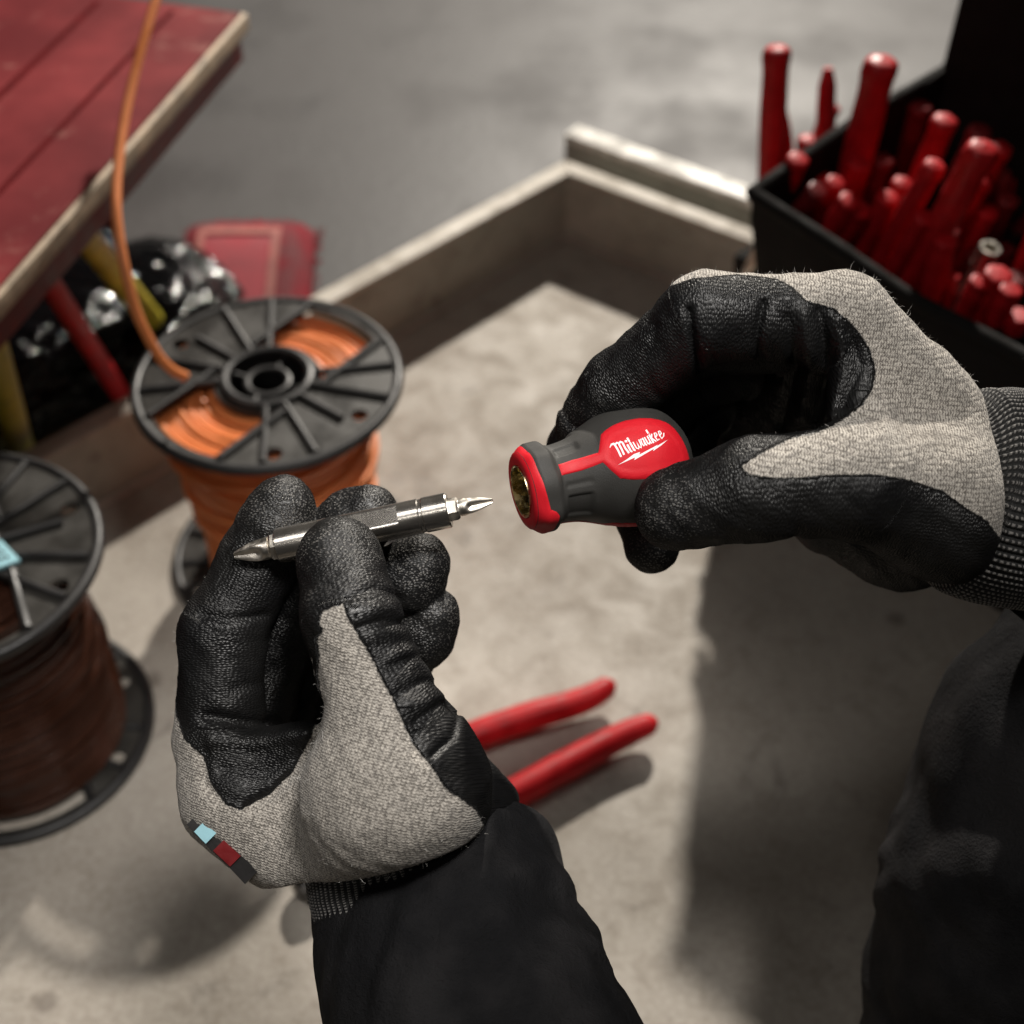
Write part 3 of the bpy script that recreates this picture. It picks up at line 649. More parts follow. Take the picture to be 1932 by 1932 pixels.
for kind, lo, hi, dep, rad, m, lab in TOOLS:
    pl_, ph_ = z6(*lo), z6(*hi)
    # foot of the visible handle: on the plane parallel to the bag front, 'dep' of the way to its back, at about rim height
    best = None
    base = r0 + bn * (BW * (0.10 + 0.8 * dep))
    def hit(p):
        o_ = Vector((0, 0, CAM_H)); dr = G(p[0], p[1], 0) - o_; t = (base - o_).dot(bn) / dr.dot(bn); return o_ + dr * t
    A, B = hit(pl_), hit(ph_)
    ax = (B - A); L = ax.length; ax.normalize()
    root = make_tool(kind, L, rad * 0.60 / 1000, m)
    q_ = Vector((0, 0, 1)).rotation_difference(ax)
    root.location = A; root.rotation_mode = 'QUATERNION'; root.rotation_quaternion = q_
    lb_ = lab or ('dark red handled screwdriver sunk deep among brighter handles in the tool bag' if kind == 'screwdriver' and m == 'dark_red' else 'red handled screwdriver standing handle up in the tool bag' if kind == 'screwdriver' else 'red handled pliers standing handles up in the tool bag')
    tag(root, lb_, 'screwdriver' if kind != 'pliers' else 'pliers', 'red handled pliers standing in the tool bag' if kind == 'pliers' else TG)

# ================================================================== stubby screwdriver handle
HT = 13.4
AX = np.array([math.cos(R(16)) * math.cos(R(HT)), math.cos(R(16)) * math.sin(R(HT)), -math.sin(R(16))])
F0 = Cm(984, 927, 478)                                  # centre of the front face
NV = np.array([0, 0, 1.0]); NV -= AX * NV.dot(AX); NV /= np.linalg.norm(NV); UV_ = np.cross(NV, AX); UV_ *= (1 if UV_[1] > 0 else -1)
def frame_matrix(org, X, Y, Z):
    m = Matrix.Identity(4); Rw = [Vector(ROT @ v) for v in (X, Y, Z)]
    for i in range(3):
        for j in range(3): m[j][i] = Rw[i][j]
    o = to_world(org); m[0][3], m[1][3], m[2][3] = o; return m
hm = frame_matrix(F0, AX, NV, np.cross(AX, NV)); ysgn = 1 if np.cross(AX, NV)[1] > 0 else -1
hd = thing('stubby_screwdriver', None, 'stubby red and dark grey screwdriver handle held in the right glove', 'screwdriver', mtx=hm)
PROF = smooth_tab([(0.6, 13.0), (1.2, 13.5), (3.6, 15.0), (5, 15.2), (8.2, 15.2), (9.3, 14.6), (10.0, 13.9), (10.8, 13.5), (13, 13.5), (18, 14.3), (24, 16.4), (31, 19.0), (38, 20.5), (44, 20.6), (50, 18.9), (55, 15.6), (58.6, 11), (60.6, 6), (61.2, 0.2)], 5)
def rad_s(s): return float(np.interp(s, [p[0] for p in PROF], [p[1] for p in PROF]))
def sst(x, a, b): 
    t = min(1, max(0, (x - a) / (b - a))); return t * t * (3 - 2 * t)
def handle_r(s, th):
    r = rad_s(s)
    thd = math.degrees(th) % 360
    fac = sst(s, 0, 3) * (1 - sst(s, 9, 11)); r *= 1 + fac * 0.022 * math.cos(8 * th + 0.3)
    r *= 1 + 0.012 * math.cos(4 * (th - R(18))) * sst(s, 20, 34)
    dents = [(-42, 19, 11.8, 20.5, 0.8), (47, 8, 11.4, 20, 0.6), (-8, 4, 11.6, 21, 0.45), (96, 18, 11.6, 21, 1.1), (150, 12, 11.6, 21, 1.0), (-110, 20, 11.6, 21, 1.0), (200, 20, 11.6, 21, 1.0)]
    for c0, hwid, s0, s1, dep in dents:
        da = abs((thd - c0 + 180) % 360 - 180)
        r -= dep * (1 - sst(da, hwid - 2.5, hwid + 1)) * sst(s, s0 - 0.4, s0 + 0.5) * (1 - sst(s, s1 - 1.6, s1 + 0.4))
    return r
def hp(s, th, off=0.0):                                  # th: 0 faces the camera, positive towards the picture's top
    r = handle_r(s, th) + off; return (s / 1000, r * math.cos(th) / 1000, ysgn * r * math.sin(th) / 1000)
NS, NTH = 150, 144
gb = MB(); ss = [0.6 + (61.2 - 0.6) * (i / NS) for i in range(NS + 1)]
for s in ss:
    for k in range(NTH): gb.v.append(hp(s, 2 * math.pi * k / NTH))
for i in range(NS):
    for k in range(NTH): k2 = (k + 1) % NTH; gb.f.append((i * NTH + k, i * NTH + k2, (i + 1) * NTH + k2, (i + 1) * NTH + k))
grip = gb.build('grip', M['grey_grip'], hd, local=True, angle=60)
# front ring (red) and metal socket sleeve
fr_ = MB().lathe([(x / 1000, r / 1000) for x, r in [(0.7, 9.0), (-0.1, 9.2), (-0.25, 9.8), (-0.2, 11.4), (0.1, 12.7), (0.65, 13.35)]], 96, axis='X')
fr_.build('front_ring', M['red_grip'], hd, local=True)
slv = MB().lathe([(x / 1000, r / 1000) for x, r in [(0.2, 9.15), (-0.55, 9.1), (-0.6, 8.7), (-0.3, 8.35), (1.0, 8.2), (5, 8.1), (5.2, 6.9), (26, 6.8)]], 72, axis='X').build('socket_sleeve', M['yellow_tint'], hd, local=True)
MB().lathe([(0.0265, 0.0), (0.0262, 0.0069)], 40, axis='X').build('socket_floor', M['black_plastic'], slv, local=True)
for k in range(6):
    a = k * math.pi / 3 + 0.4
    MB().tube([(0.0056, 0.0075 * math.cos(a), 0.0075 * math.sin(a)), (0.024, 0.0075 * math.cos(a), 0.0075 * math.sin(a))], 0.0013, 8).build('spline_key', M['chrome'], slv, local=True)
# decorations traced on the surface: zoomed px -> (s, theta)
A2 = np.array([math.cos(R(HT)), -math.sin(R(HT))]); P2 = np.array([-math.sin(R(HT)), -math.cos(R(HT))])
def z4(x, y): return ((1900 + x * 0.46584) * 0.483, (1500 + y * 0.46584) * 0.483)
def st_of(zx, zy):
    x, y = z4(zx, zy); v = np.array([x - 984, y - 927]); mm = 0.1815
    along = v.dot(A2) * mm; h = v.dot(P2) * mm
    # undo the tilt: the surface point stands r*cos(th) towards the camera
    s = along / math.cos(R(16)); th = 0
    for _ in range(8):
        r = rad_s(min(61, max(0, s))); th = math.asin(max(-0.98, min(0.98, h / r))); s = (along - r * math.cos(th) * math.sin(R(16))) / math.cos(R(16))
    return max(s, 10.75), th
def inside_sd(pt, poly):
    x, y = pt; best = 1e9; ins = False
    for i in range(len(poly)):
        (x1, y1), (x2, y2) = poly[i - 1], poly[i]
        if (y1 > y) != (y2 > y) and x < (x2 - x1) * (y - y1) / (y2 - y1) + x1: ins = not ins
        dx, dy = x2 - x1, y2 - y1; t = max(0, min(1, ((x - x1) * dx + (y - y1) * dy) / (dx * dx + dy * dy + 1e-12)))
        best = min(best, math.hypot(x - x1 - t * dx, y - y1 - t * dy))
    return best if ins else -best
def decal(name, poly, m, parent, off, step=0.9, rnd=True, inner=None):
    """polygon in (s, arc mm) cut into a fine grid and laid on the curved grip"""
    bm = bmesh.new(); bm.faces.new([bm.verts.new((a, b, 0)) for a, b in poly])
    xs = [a for a, b in poly]; ys = [b for a, b in poly]
    x = min(xs) + step
    while x < max(xs): bmesh.ops.bisect_plane(bm, geom=bm.verts[:] + bm.edges[:] + bm.faces[:], plane_co=(x, 0, 0), plane_no=(1, 0, 0)); x += step
    y = min(ys) + step
    while y < max(ys): bmesh.ops.bisect_plane(bm, geom=bm.verts[:] + bm.edges[:] + bm.faces[:], plane_co=(0, y, 0), plane_no=(0, 1, 0)); y += step
    bmesh.ops.triangulate(bm, faces=bm.faces[:])
    for v in bm.verts:
        a, b = v.co.x, v.co.y; o_ = off
        if rnd: sd = inside_sd((a, b), poly); o_ = off * (0.05 + 0.95 * sst(sd, -0.02, 0.3)) if sd < 0.35 else off
        if inner is not None: o_ -= 0.26 * sst(inside_sd((a, b), inner), -0.25, 0.5)
        v.co = Vector(hp(a, b / 16.0, o_))
    me = bpy.data.meshes.new(name); bmesh.ops.recalc_face_normals(bm, faces=bm.faces); bm.to_mesh(me); bm.free()
    me.polygons.foreach_set('use_smooth', [True] * len(me.polygons)); me.materials.append(m)
    o = bpy.data.objects.new(name, me); COL.objects.link(o); o.parent = parent; return o
def zpoly(pts, smooth=0):
    q = [st_of(*p) for p in pts]; q = [(s, th * 16.0) for s, th in q]
    return q
redp = zpoly([(940, 440), (975, 405), (1040, 360), (1130, 325), (1230, 306), (1330, 302), (1410, 311), (1490, 338), (1550, 385), (1600, 450), (1640, 520), (1668, 590), (1682, 650), (1660, 700), (1600, 740), (1500, 772), (1350, 800), (1200, 811), (1090, 800), (1010, 730), (950, 670), (780, 735), (550, 785), (490, 780), (465, 710), (500, 690), (700, 650), (915, 590)])
innp = zpoly([(985, 500), (1040, 440), (1150, 402), (1280, 384), (1400, 386), (1490, 420), (1560, 500), (1610, 600), (1600, 660), (1480, 700), (1320, 738), (1180, 745), (1080, 730), (985, 650)])
redpanel = decal('red_panel', redp, M['red_grip'], hd, 0.42, 0.7, True, innp)
# the same panel on the other three sides of the grip
for k in (1, 2):
    o = redpanel.copy(); COL.objects.link(o); o.parent = hd; o.rotation_euler = (math.pi * 2 / 3 * k, 0, 0)
tabp = [(0.9, -26), (4.2, -25.6), (7.2, -22), (7.6, -12.5), (6.6, -10.6), (4.6, -9.2), (3.6, -2), (3.1, 7), (2.9, 16), (2.9, 26), (3.4, 34), (0.9, 34)]
decal('collar_tab', tabp, M['red_grip'], hd, 0.22, 0.7)
# lettering: strokes in zoomed px along the slanted baseline, traced from the photograph
B0 = np.array([1082.0, 632.0]); BX = np.array([1465.0, 470.0]) - B0; BLn = np.linalg.norm(BX); BX /= BLn; BY = np.array([BX[1], -BX[0]])
def lp_(u, v): p = B0 + BX * (u * BLn) + BY * (v * 118.0) + BX * (v * -6); return tuple(p)
def stroke(name, pts, wd):
    q = [np.array(lp_(*p)) for p in pts]; L_, R_ = [], []
    for i in range(len(q)):
        t = q[min(i + 1, len(q) - 1)] - q[max(i - 1, 0)]; t = t / (np.linalg.norm(t) + 1e-9); n = np.array([-t[1], t[0]])
        ww = wd if not isinstance(wd, (list, tuple)) else wd[i]
        L_.append(q[i] + n * ww / 2); R_.append(q[i] - n * ww / 2)
    mb = MB()
    for a in L_ + R_:
        s, th = st_of(*a); o_ = 0.16 + 0.07; mb.v.append(hp(s, th, o_))
    n = len(q)
    for i in range(n - 1): mb.f.append((i, i + 1, n + i + 1, n + i))
    return mb
LT = []
sw = 15
LT.append([([(-0.085, 0.86), (-0.03, 1.02), (0.03, 0.98)], [4, 14, 22]), ([(0.025, 1.0), (0.035, 0.5), (0.03, 0.0)], sw), ([(0.03, 0.92), (0.085, 0.98), (0.105, 0.9), (0.105, 0.45), (0.10, 0.05)], sw), ([(0.105, 0.88), (0.155, 0.95), (0.178, 0.86), (0.178, 0.4), (0.20, 0.02)], sw)])   # M
LT.append([([(0.245, 0.60), (0.248, 0.1), (0.27, 0.02)], sw), ([(0.240, 0.76), (0.262, 0.90)], 20)])                                                     # i
LT.append([([(0.305, 1.02), (0.312, 0.4), (0.318, 0.05), (0.34, 0.03)], sw)])                                                                        # l
LT.append([([(0.365, 0.60), (0.375, 0.12), (0.405, 0.03), (0.428, 0.14), (0.430, 0.55), (0.432, 0.14), (0.458, 0.03), (0.482, 0.2), (0.490, 0.60)], 10)])   # w
LT.append([([(0.565, 0.52), (0.528, 0.58), (0.512, 0.30), (0.524, 0.06), (0.555, 0.12), (0.568, 0.45)], 9), ([(0.570, 0.60), (0.572, 0.1), (0.588, 0.03)], 11)])  # a
LT.append([([(0.612, 0.60), (0.618, 0.12), (0.640, 0.03), (0.665, 0.15)], 11), ([(0.672, 0.60), (0.674, 0.1), (0.690, 0.03)], 11)])                      # u
LT.append([([(0.715, 1.02), (0.722, 0.4), (0.725, 0.0)], sw), ([(0.775, 0.62), (0.735, 0.34), (0.785, 0.02)], 11)])                                   # k
LT.append([([(0.815, 0.30), (0.865, 0.40), (0.858, 0.58), (0.828, 0.60), (0.808, 0.3), (0.822, 0.05), (0.868, 0.10)], 10)])                            # e
LT.append([([(0.910, 0.30), (0.960, 0.40), (0.953, 0.58), (0.923, 0.60), (0.903, 0.3), (0.917, 0.05), (0.975, 0.16), (1.01, 0.36)], 10)])                # e
for L in LT:
    mb = MB()
    for pts, wd in L:
        s_ = stroke('x', pts, wd); mb.add(s_.v, s_.f)
    mb.build('letter', M['white_print'], redpanel, local=True, smooth=False)
bolt = [(1068, 693), (1150, 640), (1196, 606), (1246, 588), (1240, 610), (1358, 548), (1392, 530), (1386, 540), (1480, 487), (1420, 535), (1352, 580), (1362, 560), (1230, 635), (1198, 653), (1207, 630)]
decal('lightning_bolt', zpoly(bolt), M['white_print'], redpanel, 0.24, 2.0, False)

# ================================================================== double-ended bit shaft
SB = np.array([math.cos(R(4)) * math.cos(R(11.9)), math.cos(R(4)) * math.sin(R(11.9)), math.sin(R(4))])
SN = np.array([0, 0, 1.0]); SN -= SB * SN.dot(SB); SN /= np.linalg.norm(SN)
S0 = Cm(446, 1047, 484)
sm = frame_matrix(S0, SB, SN, np.cross(SB, SN))
sh = thing('bit_shaft', None, 'shiny double-ended cross-tip bit shaft pinched in the left glove', 'screwdriver bit', mtx=sm)
mm = lambda t: [(a / 1000, b / 1000) for a, b in t]
def flat_r(z, a, r):
    s = z * 1000
    if 37.5 < s < 57.5:
        for n0 in (-0.50, -0.50 + math.pi):
            cc = math.cos(a - n0)
            if cc > 0: r = min(r, 0.00475 / cc if cc > 0.3 else r)
    return r
bprof = [(14.6, 4.6), (14.7, 5.75), (15.0, 6.0)] + [(x, 6.0) for x in np.linspace(16, 37.4, 10)] + [(37.55, 6.0)] + [(x, 6.0) for x in np.linspace(38, 57, 12)] + [(57.45, 6.0), (57.6, 6.0), (59, 6.0), (64.3, 6.0), (64.7, 5.72), (65.6, 5.72), (66.0, 6.05), (74.0, 6.05), (74.5, 5.8), (74.55, 4.2)]
MB().lathe(mm(bprof), 96, axis='X', rfun=flat_r).build('barrel', M['chrome'], sh, local=True, angle=25)
def bit(sgn, base, name, hexr, hexl, shr, shl, tipl, nd):
    # local: from the barrel end outwards
    prof = []
    hx = MB().lathe(mm([(0, hexr * 0.9), (0, hexr), (hexl - 0.7, hexr), (hexl, hexr * 0.86)]), 6, axis='X', cap=True)
    n = 26; pf = [(hexl - 0.3, shr * 0.98), (hexl + 0.4, shr * 0.93)]
    for i in range(n + 1):
        f = i / n; L = shl + tipl
        pf.append((hexl + 0.4 + L * f, shr * (1.0 if f * L < shl else 1 - 0.66 * ((f * L - shl) / tipl) ** 1.35)))
    tot = hexl + 0.4 + shl + tipl
    def rf(z, a, r):
        s = z * 1000; q = (s - hexl - 0.4 - shl * 0.45) / (tipl + shl * 0.55); 
        if q <= 0: return r
        k = sst(q, 0.0, 0.30); c = abs(math.cos(2 * (a + nd))); return r * (1 + 0.10 * k * (1 - sst(q, 0.5, 1.0)) - 0.58 * k * (c ** 1.8))
    tp = MB().lathe(mm(pf + [(tot + 0.15, 0.1)]), 64, axis='X', rfun=rf)
    p = bpy.data.objects.new
    o = tp.build(name, M['steel'], sh, local=True, angle=30); h = hx.build('hex_shank', M['steel'], o, local=True, smooth=False)
    o.location = (base / 1000, 0, 0); o.rotation_euler = (0.3, 0, 0) if sgn > 0 else (0, math.pi, 0)
bit(-1, 14.9, 'bit_tip', 4.9, 2.6, 3.85, 3.2, 9.4, 0.35)
bit(1, 74.2, 'bit_tip', 4.0, 3.6, 3.0, 3.2, 8.0, 0.15)
# ================================================================== gloved hands (signed-distance sculpt -> one mesh each)
class Field:
    def __init__(s, lo, hi, h):
        s.h = h; s.lo = np.array(lo, float); n = np.ceil((np.array(hi) - s.lo) / h).astype(int) + 1
        s.ax = [(s.lo[i] + h * np.arange(n[i])).astype(np.float32) for i in range(3)]; s.F = np.full(n, 50.0, np.float32)
    def box(s, lo, hi):
        sl = []
        for i in range(3):
            a = max(0, int((lo[i] - s.lo[i]) / s.h)); b = min(len(s.ax[i]), int((hi[i] - s.lo[i]) / s.h) + 2); sl.append(slice(a, max(a, b)))
        X = s.ax[0][sl[0]][:, None, None]; Y = s.ax[1][sl[1]][None, :, None]; Z = s.ax[2][sl[2]][None, None, :]
        return tuple(sl), X, Y, Z
def smin(a, b, k):
    hh = np.clip(0.5 + 0.5 * (b - a) / k, 0, 1); return b + (a - b) * hh - k * hh * (1 - hh)
def cone_d(X, Y, Z, a, b, ra, rb):
    ab = b - a; L2 = float(ab.dot(ab)) + 1e-9
    t = np.clip(((X - a[0]) * ab[0] + (Y - a[1]) * ab[1] + (Z - a[2]) * ab[2]) / L2, 0, 1)
    return np.sqrt((X - a[0] - t * ab[0]) ** 2 + (Y - a[1] - t * ab[1]) ** 2 + (Z - a[2] - t * ab[2]) ** 2) - (ra + (rb - ra) * t)
def tri_d(X, Y, Z, a, b, c, r):
    ba, cb, ac = b - a, c - b, a - c; nor = np.cross(ba, ac)
    pa = (X - a[0], Y - a[1], Z - a[2]); pb = (X - b[0], Y - b[1], Z - b[2]); pc = (X - c[0], Y - c[1], Z - c[2])
    dt = lambda u, v: u[0] * v[0] + u[1] * v[1] + u[2] * v[2]
    s = np.sign(dt(np.cross(ba, nor), pa)) + np.sign(dt(np.cross(cb, nor), pb)) + np.sign(dt(np.cross(ac, nor), pc))
    def ed(e, p):
        t = np.clip(dt(e, p) / e.dot(e), 0, 1); return (e[0] * t - p[0]) ** 2 + (e[1] * t - p[1]) ** 2 + (e[2] * t - p[2]) ** 2
    e = np.minimum(np.minimum(ed(ba, pa), ed(cb, pb)), ed(ac, pc)); f = dt(nor, pa) ** 2 / nor.dot(nor)
    return np.sqrt(np.where(s < 2, e, f)) - r
def surface_nets(F, lo, h):
    ins = F < 0; c = np.zeros(np.array(F.shape) - 1, np.int8)
    off = [(i, j, k) for i in (0, 1) for j in (0, 1) for k in (0, 1)]
    sh = F.shape
    def cut(A, o): return A[o[0]:sh[0] - 1 + o[0], o[1]:sh[1] - 1 + o[1], o[2]:sh[2] - 1 + o[2]]
    for o in off: c += cut(ins, o)
    act = (c > 0) & (c < 8); idx = np.full(act.shape, -1, np.int64); I = np.argwhere(act); idx[act] = np.arange(len(I))
    val = {o: F[I[:, 0] + o[0], I[:, 1] + o[1], I[:, 2] + o[2]] for o in off}
    P = np.zeros((len(I), 3)); cnt = np.zeros(len(I))
    for o in off:
        for d in range(3):
            if o[d] == 0:
                q = list(o); q[d] = 1; q = tuple(q); fa, fb = val[o], val[q]; m = (fa < 0) != (fb < 0)
                t = fa[m] / (fa[m] - fb[m]); pt = np.tile(np.array(o, float), (m.sum(), 1)); pt[:, d] = t; P[m] += pt; cnt[m] += 1
    P = lo + h * (I + P / cnt[:, None])
    Q = []
    for d in range(3):
        a = [slice(None)] * 3; b = [slice(None)] * 3; a[d] = slice(0, -1); b[d] = slice(1, None)
        A, B = ins[tuple(a)], ins[tuple(b)]; E = np.argwhere(A != B); e, f = (d + 1) % 3, (d + 2) % 3
        E = E[(E[:, e] > 0) & (E[:, f] > 0) & (E[:, e] < sh[e] - 1) & (E[:, f] < sh[f] - 1)]
        flip = ~A[E[:, 0], E[:, 1], E[:, 2]]
        def g_(de, df): q = E.copy(); q[:, e] -= de; q[:, f] -= df; return idx[q[:, 0], q[:, 1], q[:, 2]]
        quad = np.stack([g_(1, 1), g_(0, 1), g_(0, 0), g_(1, 0)], 1); quad[flip] = quad[flip][:, ::-1]; Q.append(quad)
    return P, np.concatenate(Q)
def px_of(P): return 966 + FP * P[:, 0] / -P[:, 2], 966 - FP * P[:, 1] / -P[:, 2]
def poly_sd(u, v, poly):
    best = np.full(u.shape, 1e9); ins = np.zeros(u.shape, bool)
    for i in range(len(poly)):
        (x1, y1), (x2, y2) = poly[i - 1], poly[i]; dx, dy = x2 - x1, y2 - y1
        t = np.clip(((u - x1) * dx + (v - y1) * dy) / (dx * dx + dy * dy + 1e-9), 0, 1)
        best = np.minimum(best, np.hypot(u - x1 - t * dx, v - y1 - t * dy))
        if y1 != y2: ins ^= ((y1 > v) != (y2 > v)) & (u < dx * (v - y1) / dy + x1)
    return np.where(ins, best, -best)

class Hand:
    def __init__(s, lo, hi, h=0.8):
        s.fd = Field(lo, hi, h); s.bones = []; s.tips = []
    def cone(s, A, B, k=8.0):
        a, b = Cm(*A[:3]), Cm(*B[:3]); r = max(A[3], B[3]) + k + 2
        sl, X, Y, Z = s.fd.box(np.minimum(a, b) - r, np.maximum(a, b) + r)
        s.fd.F[sl] = smin(s.fd.F[sl], cone_d(X, Y, Z, a, b, A[3], B[3]), k); s.bones.append((a, b, A[3], B[3], -1, 0.0))
    def tri(s, A, B, D, r, k=8.0):
        a, b, c_ = Cm(*A), Cm(*B), Cm(*D); m = r + k + 2
        sl, X, Y, Z = s.fd.box(np.minimum(np.minimum(a, b), c_) - m, np.maximum(np.maximum(a, b), c_) + m)
        s.fd.F[sl] = smin(s.fd.F[sl], tri_d(X, Y, Z, a, b, c_, r), k)
    def finger(s, pts, k0=9.0, k1=0.7, fall=16.0, kin=5.0, thumb=False):
        P = [Cm(*p[:3]) for p in pts]; r = [p[3] for p in pts]; m = max(r) + 12
        lo, hi = np.min(P, 0) - m, np.max(P, 0) + m; sl, X, Y, Z = s.fd.box(lo, hi)
        D = None; L = 0.0
        for i in range(len(P) - 1):
            d = cone_d(X, Y, Z, P[i], P[i + 1], r[i], r[i + 1]); D = d if D is None else smin(D, d, kin)
            s.bones.append((P[i], P[i + 1], r[i], r[i + 1], len(s.tips), L)); L += np.linalg.norm(P[i + 1] - P[i])
        q = (X - P[0][0]) ** 2 + (Y - P[0][1]) ** 2 + (Z - P[0][2]) ** 2
        k = k1 + (k0 - k1) * np.exp(-q / fall ** 2)
        s.fd.F[sl] = smin(s.fd.F[sl], D, k); s.tips.append(P[-1])
    def crease(s, line, d0, d1, amp, wpx, soft=6.0):
        u = [p[0] for p in line]; v = [p[1] for p in line]; m = wpx * 3
        c8 = np.array([Cm(a, b, d) for a in (min(u) - m, max(u) + m) for b in (min(v) - m, max(v) + m) for d in (d0, d1)])
        sl, X, Y, Z = s.fd.box(c8.min(0), c8.max(0)); U = 966 + FP * X / -Z; V = 966 - FP * Y / -Z
        best = None
        for i in range(len(line) - 1):
            (x1, y1), (x2, y2) = line[i], line[i + 1]; dx, dy = x2 - x1, y2 - y1
            t = np.clip(((U - x1) * dx + (V - y1) * dy) / (dx * dx + dy * dy), 0, 1); e = (U - x1 - t * dx) ** 2 + (V - y1 - t * dy) ** 2
            best = e if best is None else np.minimum(best, e)
        wz = np.clip((-Z - d0) / soft, 0, 1) * np.clip((d1 + Z) / soft, 0, 1)
        s.fd.F[sl] += (amp * np.exp(-best / wpx ** 2) * wz).astype(np.float32)
    def mesh(s, cut_p, cut_n, roll=4.5):
        X, Y, Z = s.fd.ax[0][:, None, None], s.fd.ax[1][None, :, None], s.fd.ax[2][None, None, :]
        cp, cn = Cm(*cut_p), np.array(cut_n, float); cn /= np.linalg.norm(cn)
        F = s.fd.F
        # slack of the cloth: slow irregular swell
        F += (0.30 * np.sin(X * 0.31 + 1.3 * np.sin(Y * 0.17 + 0.4) + Z * 0.23) * np.sin(Y * 0.29 + Z * 0.19 + 1.1 * np.sin(X * 0.13)) + 0.14 * np.sin(X * 0.9 + Z * 0.6 + 2 * np.sin(Y * 0.31)) * np.sin(Y * 0.83 - Z * 0.5)).astype(np.float32)
        dcut = -((X - cp[0]) * cn[0] + (Y - cp[1]) * cn[1] + (Z - cp[2]) * cn[2]).astype(np.float32)
        F = F + (roll * np.exp(-np.clip(dcut, 0, 60) / 5.0)).astype(np.float32)
        F = np.maximum(F, ((X - cp[0]) * cn[0] + (Y - cp[1]) * cn[1] + (Z - cp[2]) * cn[2]).astype(np.float32))
        P, Q = surface_nets(F, s.fd.lo, s.fd.h)
        # relax the lattice steps
        E = np.concatenate([Q[:, [0, 1]], Q[:, [1, 2]], Q[:, [2, 3]], Q[:, [3, 0]]])
        for lam in (0.5, -0.2, 0.5, -0.2):
            A = np.zeros_like(P); n = np.zeros(len(P))
            np.add.at(A, E[:, 0], P[E[:, 1]]); np.add.at(n, E[:, 0], 1); np.add.at(A, E[:, 1], P[E[:, 0]]); np.add.at(n, E[:, 1], 1)
            P = P + lam * (A / n[:, None] - P)
        fn = np.cross(P[Q[:, 2]] - P[Q[:, 0]], P[Q[:, 3]] - P[Q[:, 1]]); N = np.zeros_like(P)
        for i in range(4): np.add.at(N, Q[:, i], fn)
        N /= np.linalg.norm(N, axis=1)[:, None] + 1e-9
        return P, Q, N
    def bone_coords(s, P, axis2):
        best = np.full(len(P), 1e9); U = np.zeros(len(P)); V = np.zeros(len(P)); ch = np.full(len(P), -1)
        a2 = np.array([axis2[0], axis2[1], 0.0]); a2 /= np.linalg.norm(a2); p2 = np.array([-a2[1], a2[0], 0.0])
        for (a, b, ra, rb, c_, off) in s.bones:
            ab = b - a; L = np.linalg.norm(ab); t = np.clip((P - a) @ ab / L ** 2, 0, 1); w_ = P - a - t[:, None] * ab; d = np.linalg.norm(w_, axis=1) - (ra + (rb - ra) * t)
            if c_ < 0: u = P @ a2; v = P @ p2 - 0.6 * P[:, 2]
            else:
                e = ab / L; z = np.array([0, 0, 1.0]); z -= e * z.dot(e); z /= np.linalg.norm(z); y = np.cross(e, z)
                u = off + (P - a) @ e; v = np.arctan2(w_ @ y, w_ @ z) * 13.0
            m = d < best; best[m] = d[m]; U[m] = u[m]; V[m] = v[m]; ch[m] = c_
        return U, V, ch

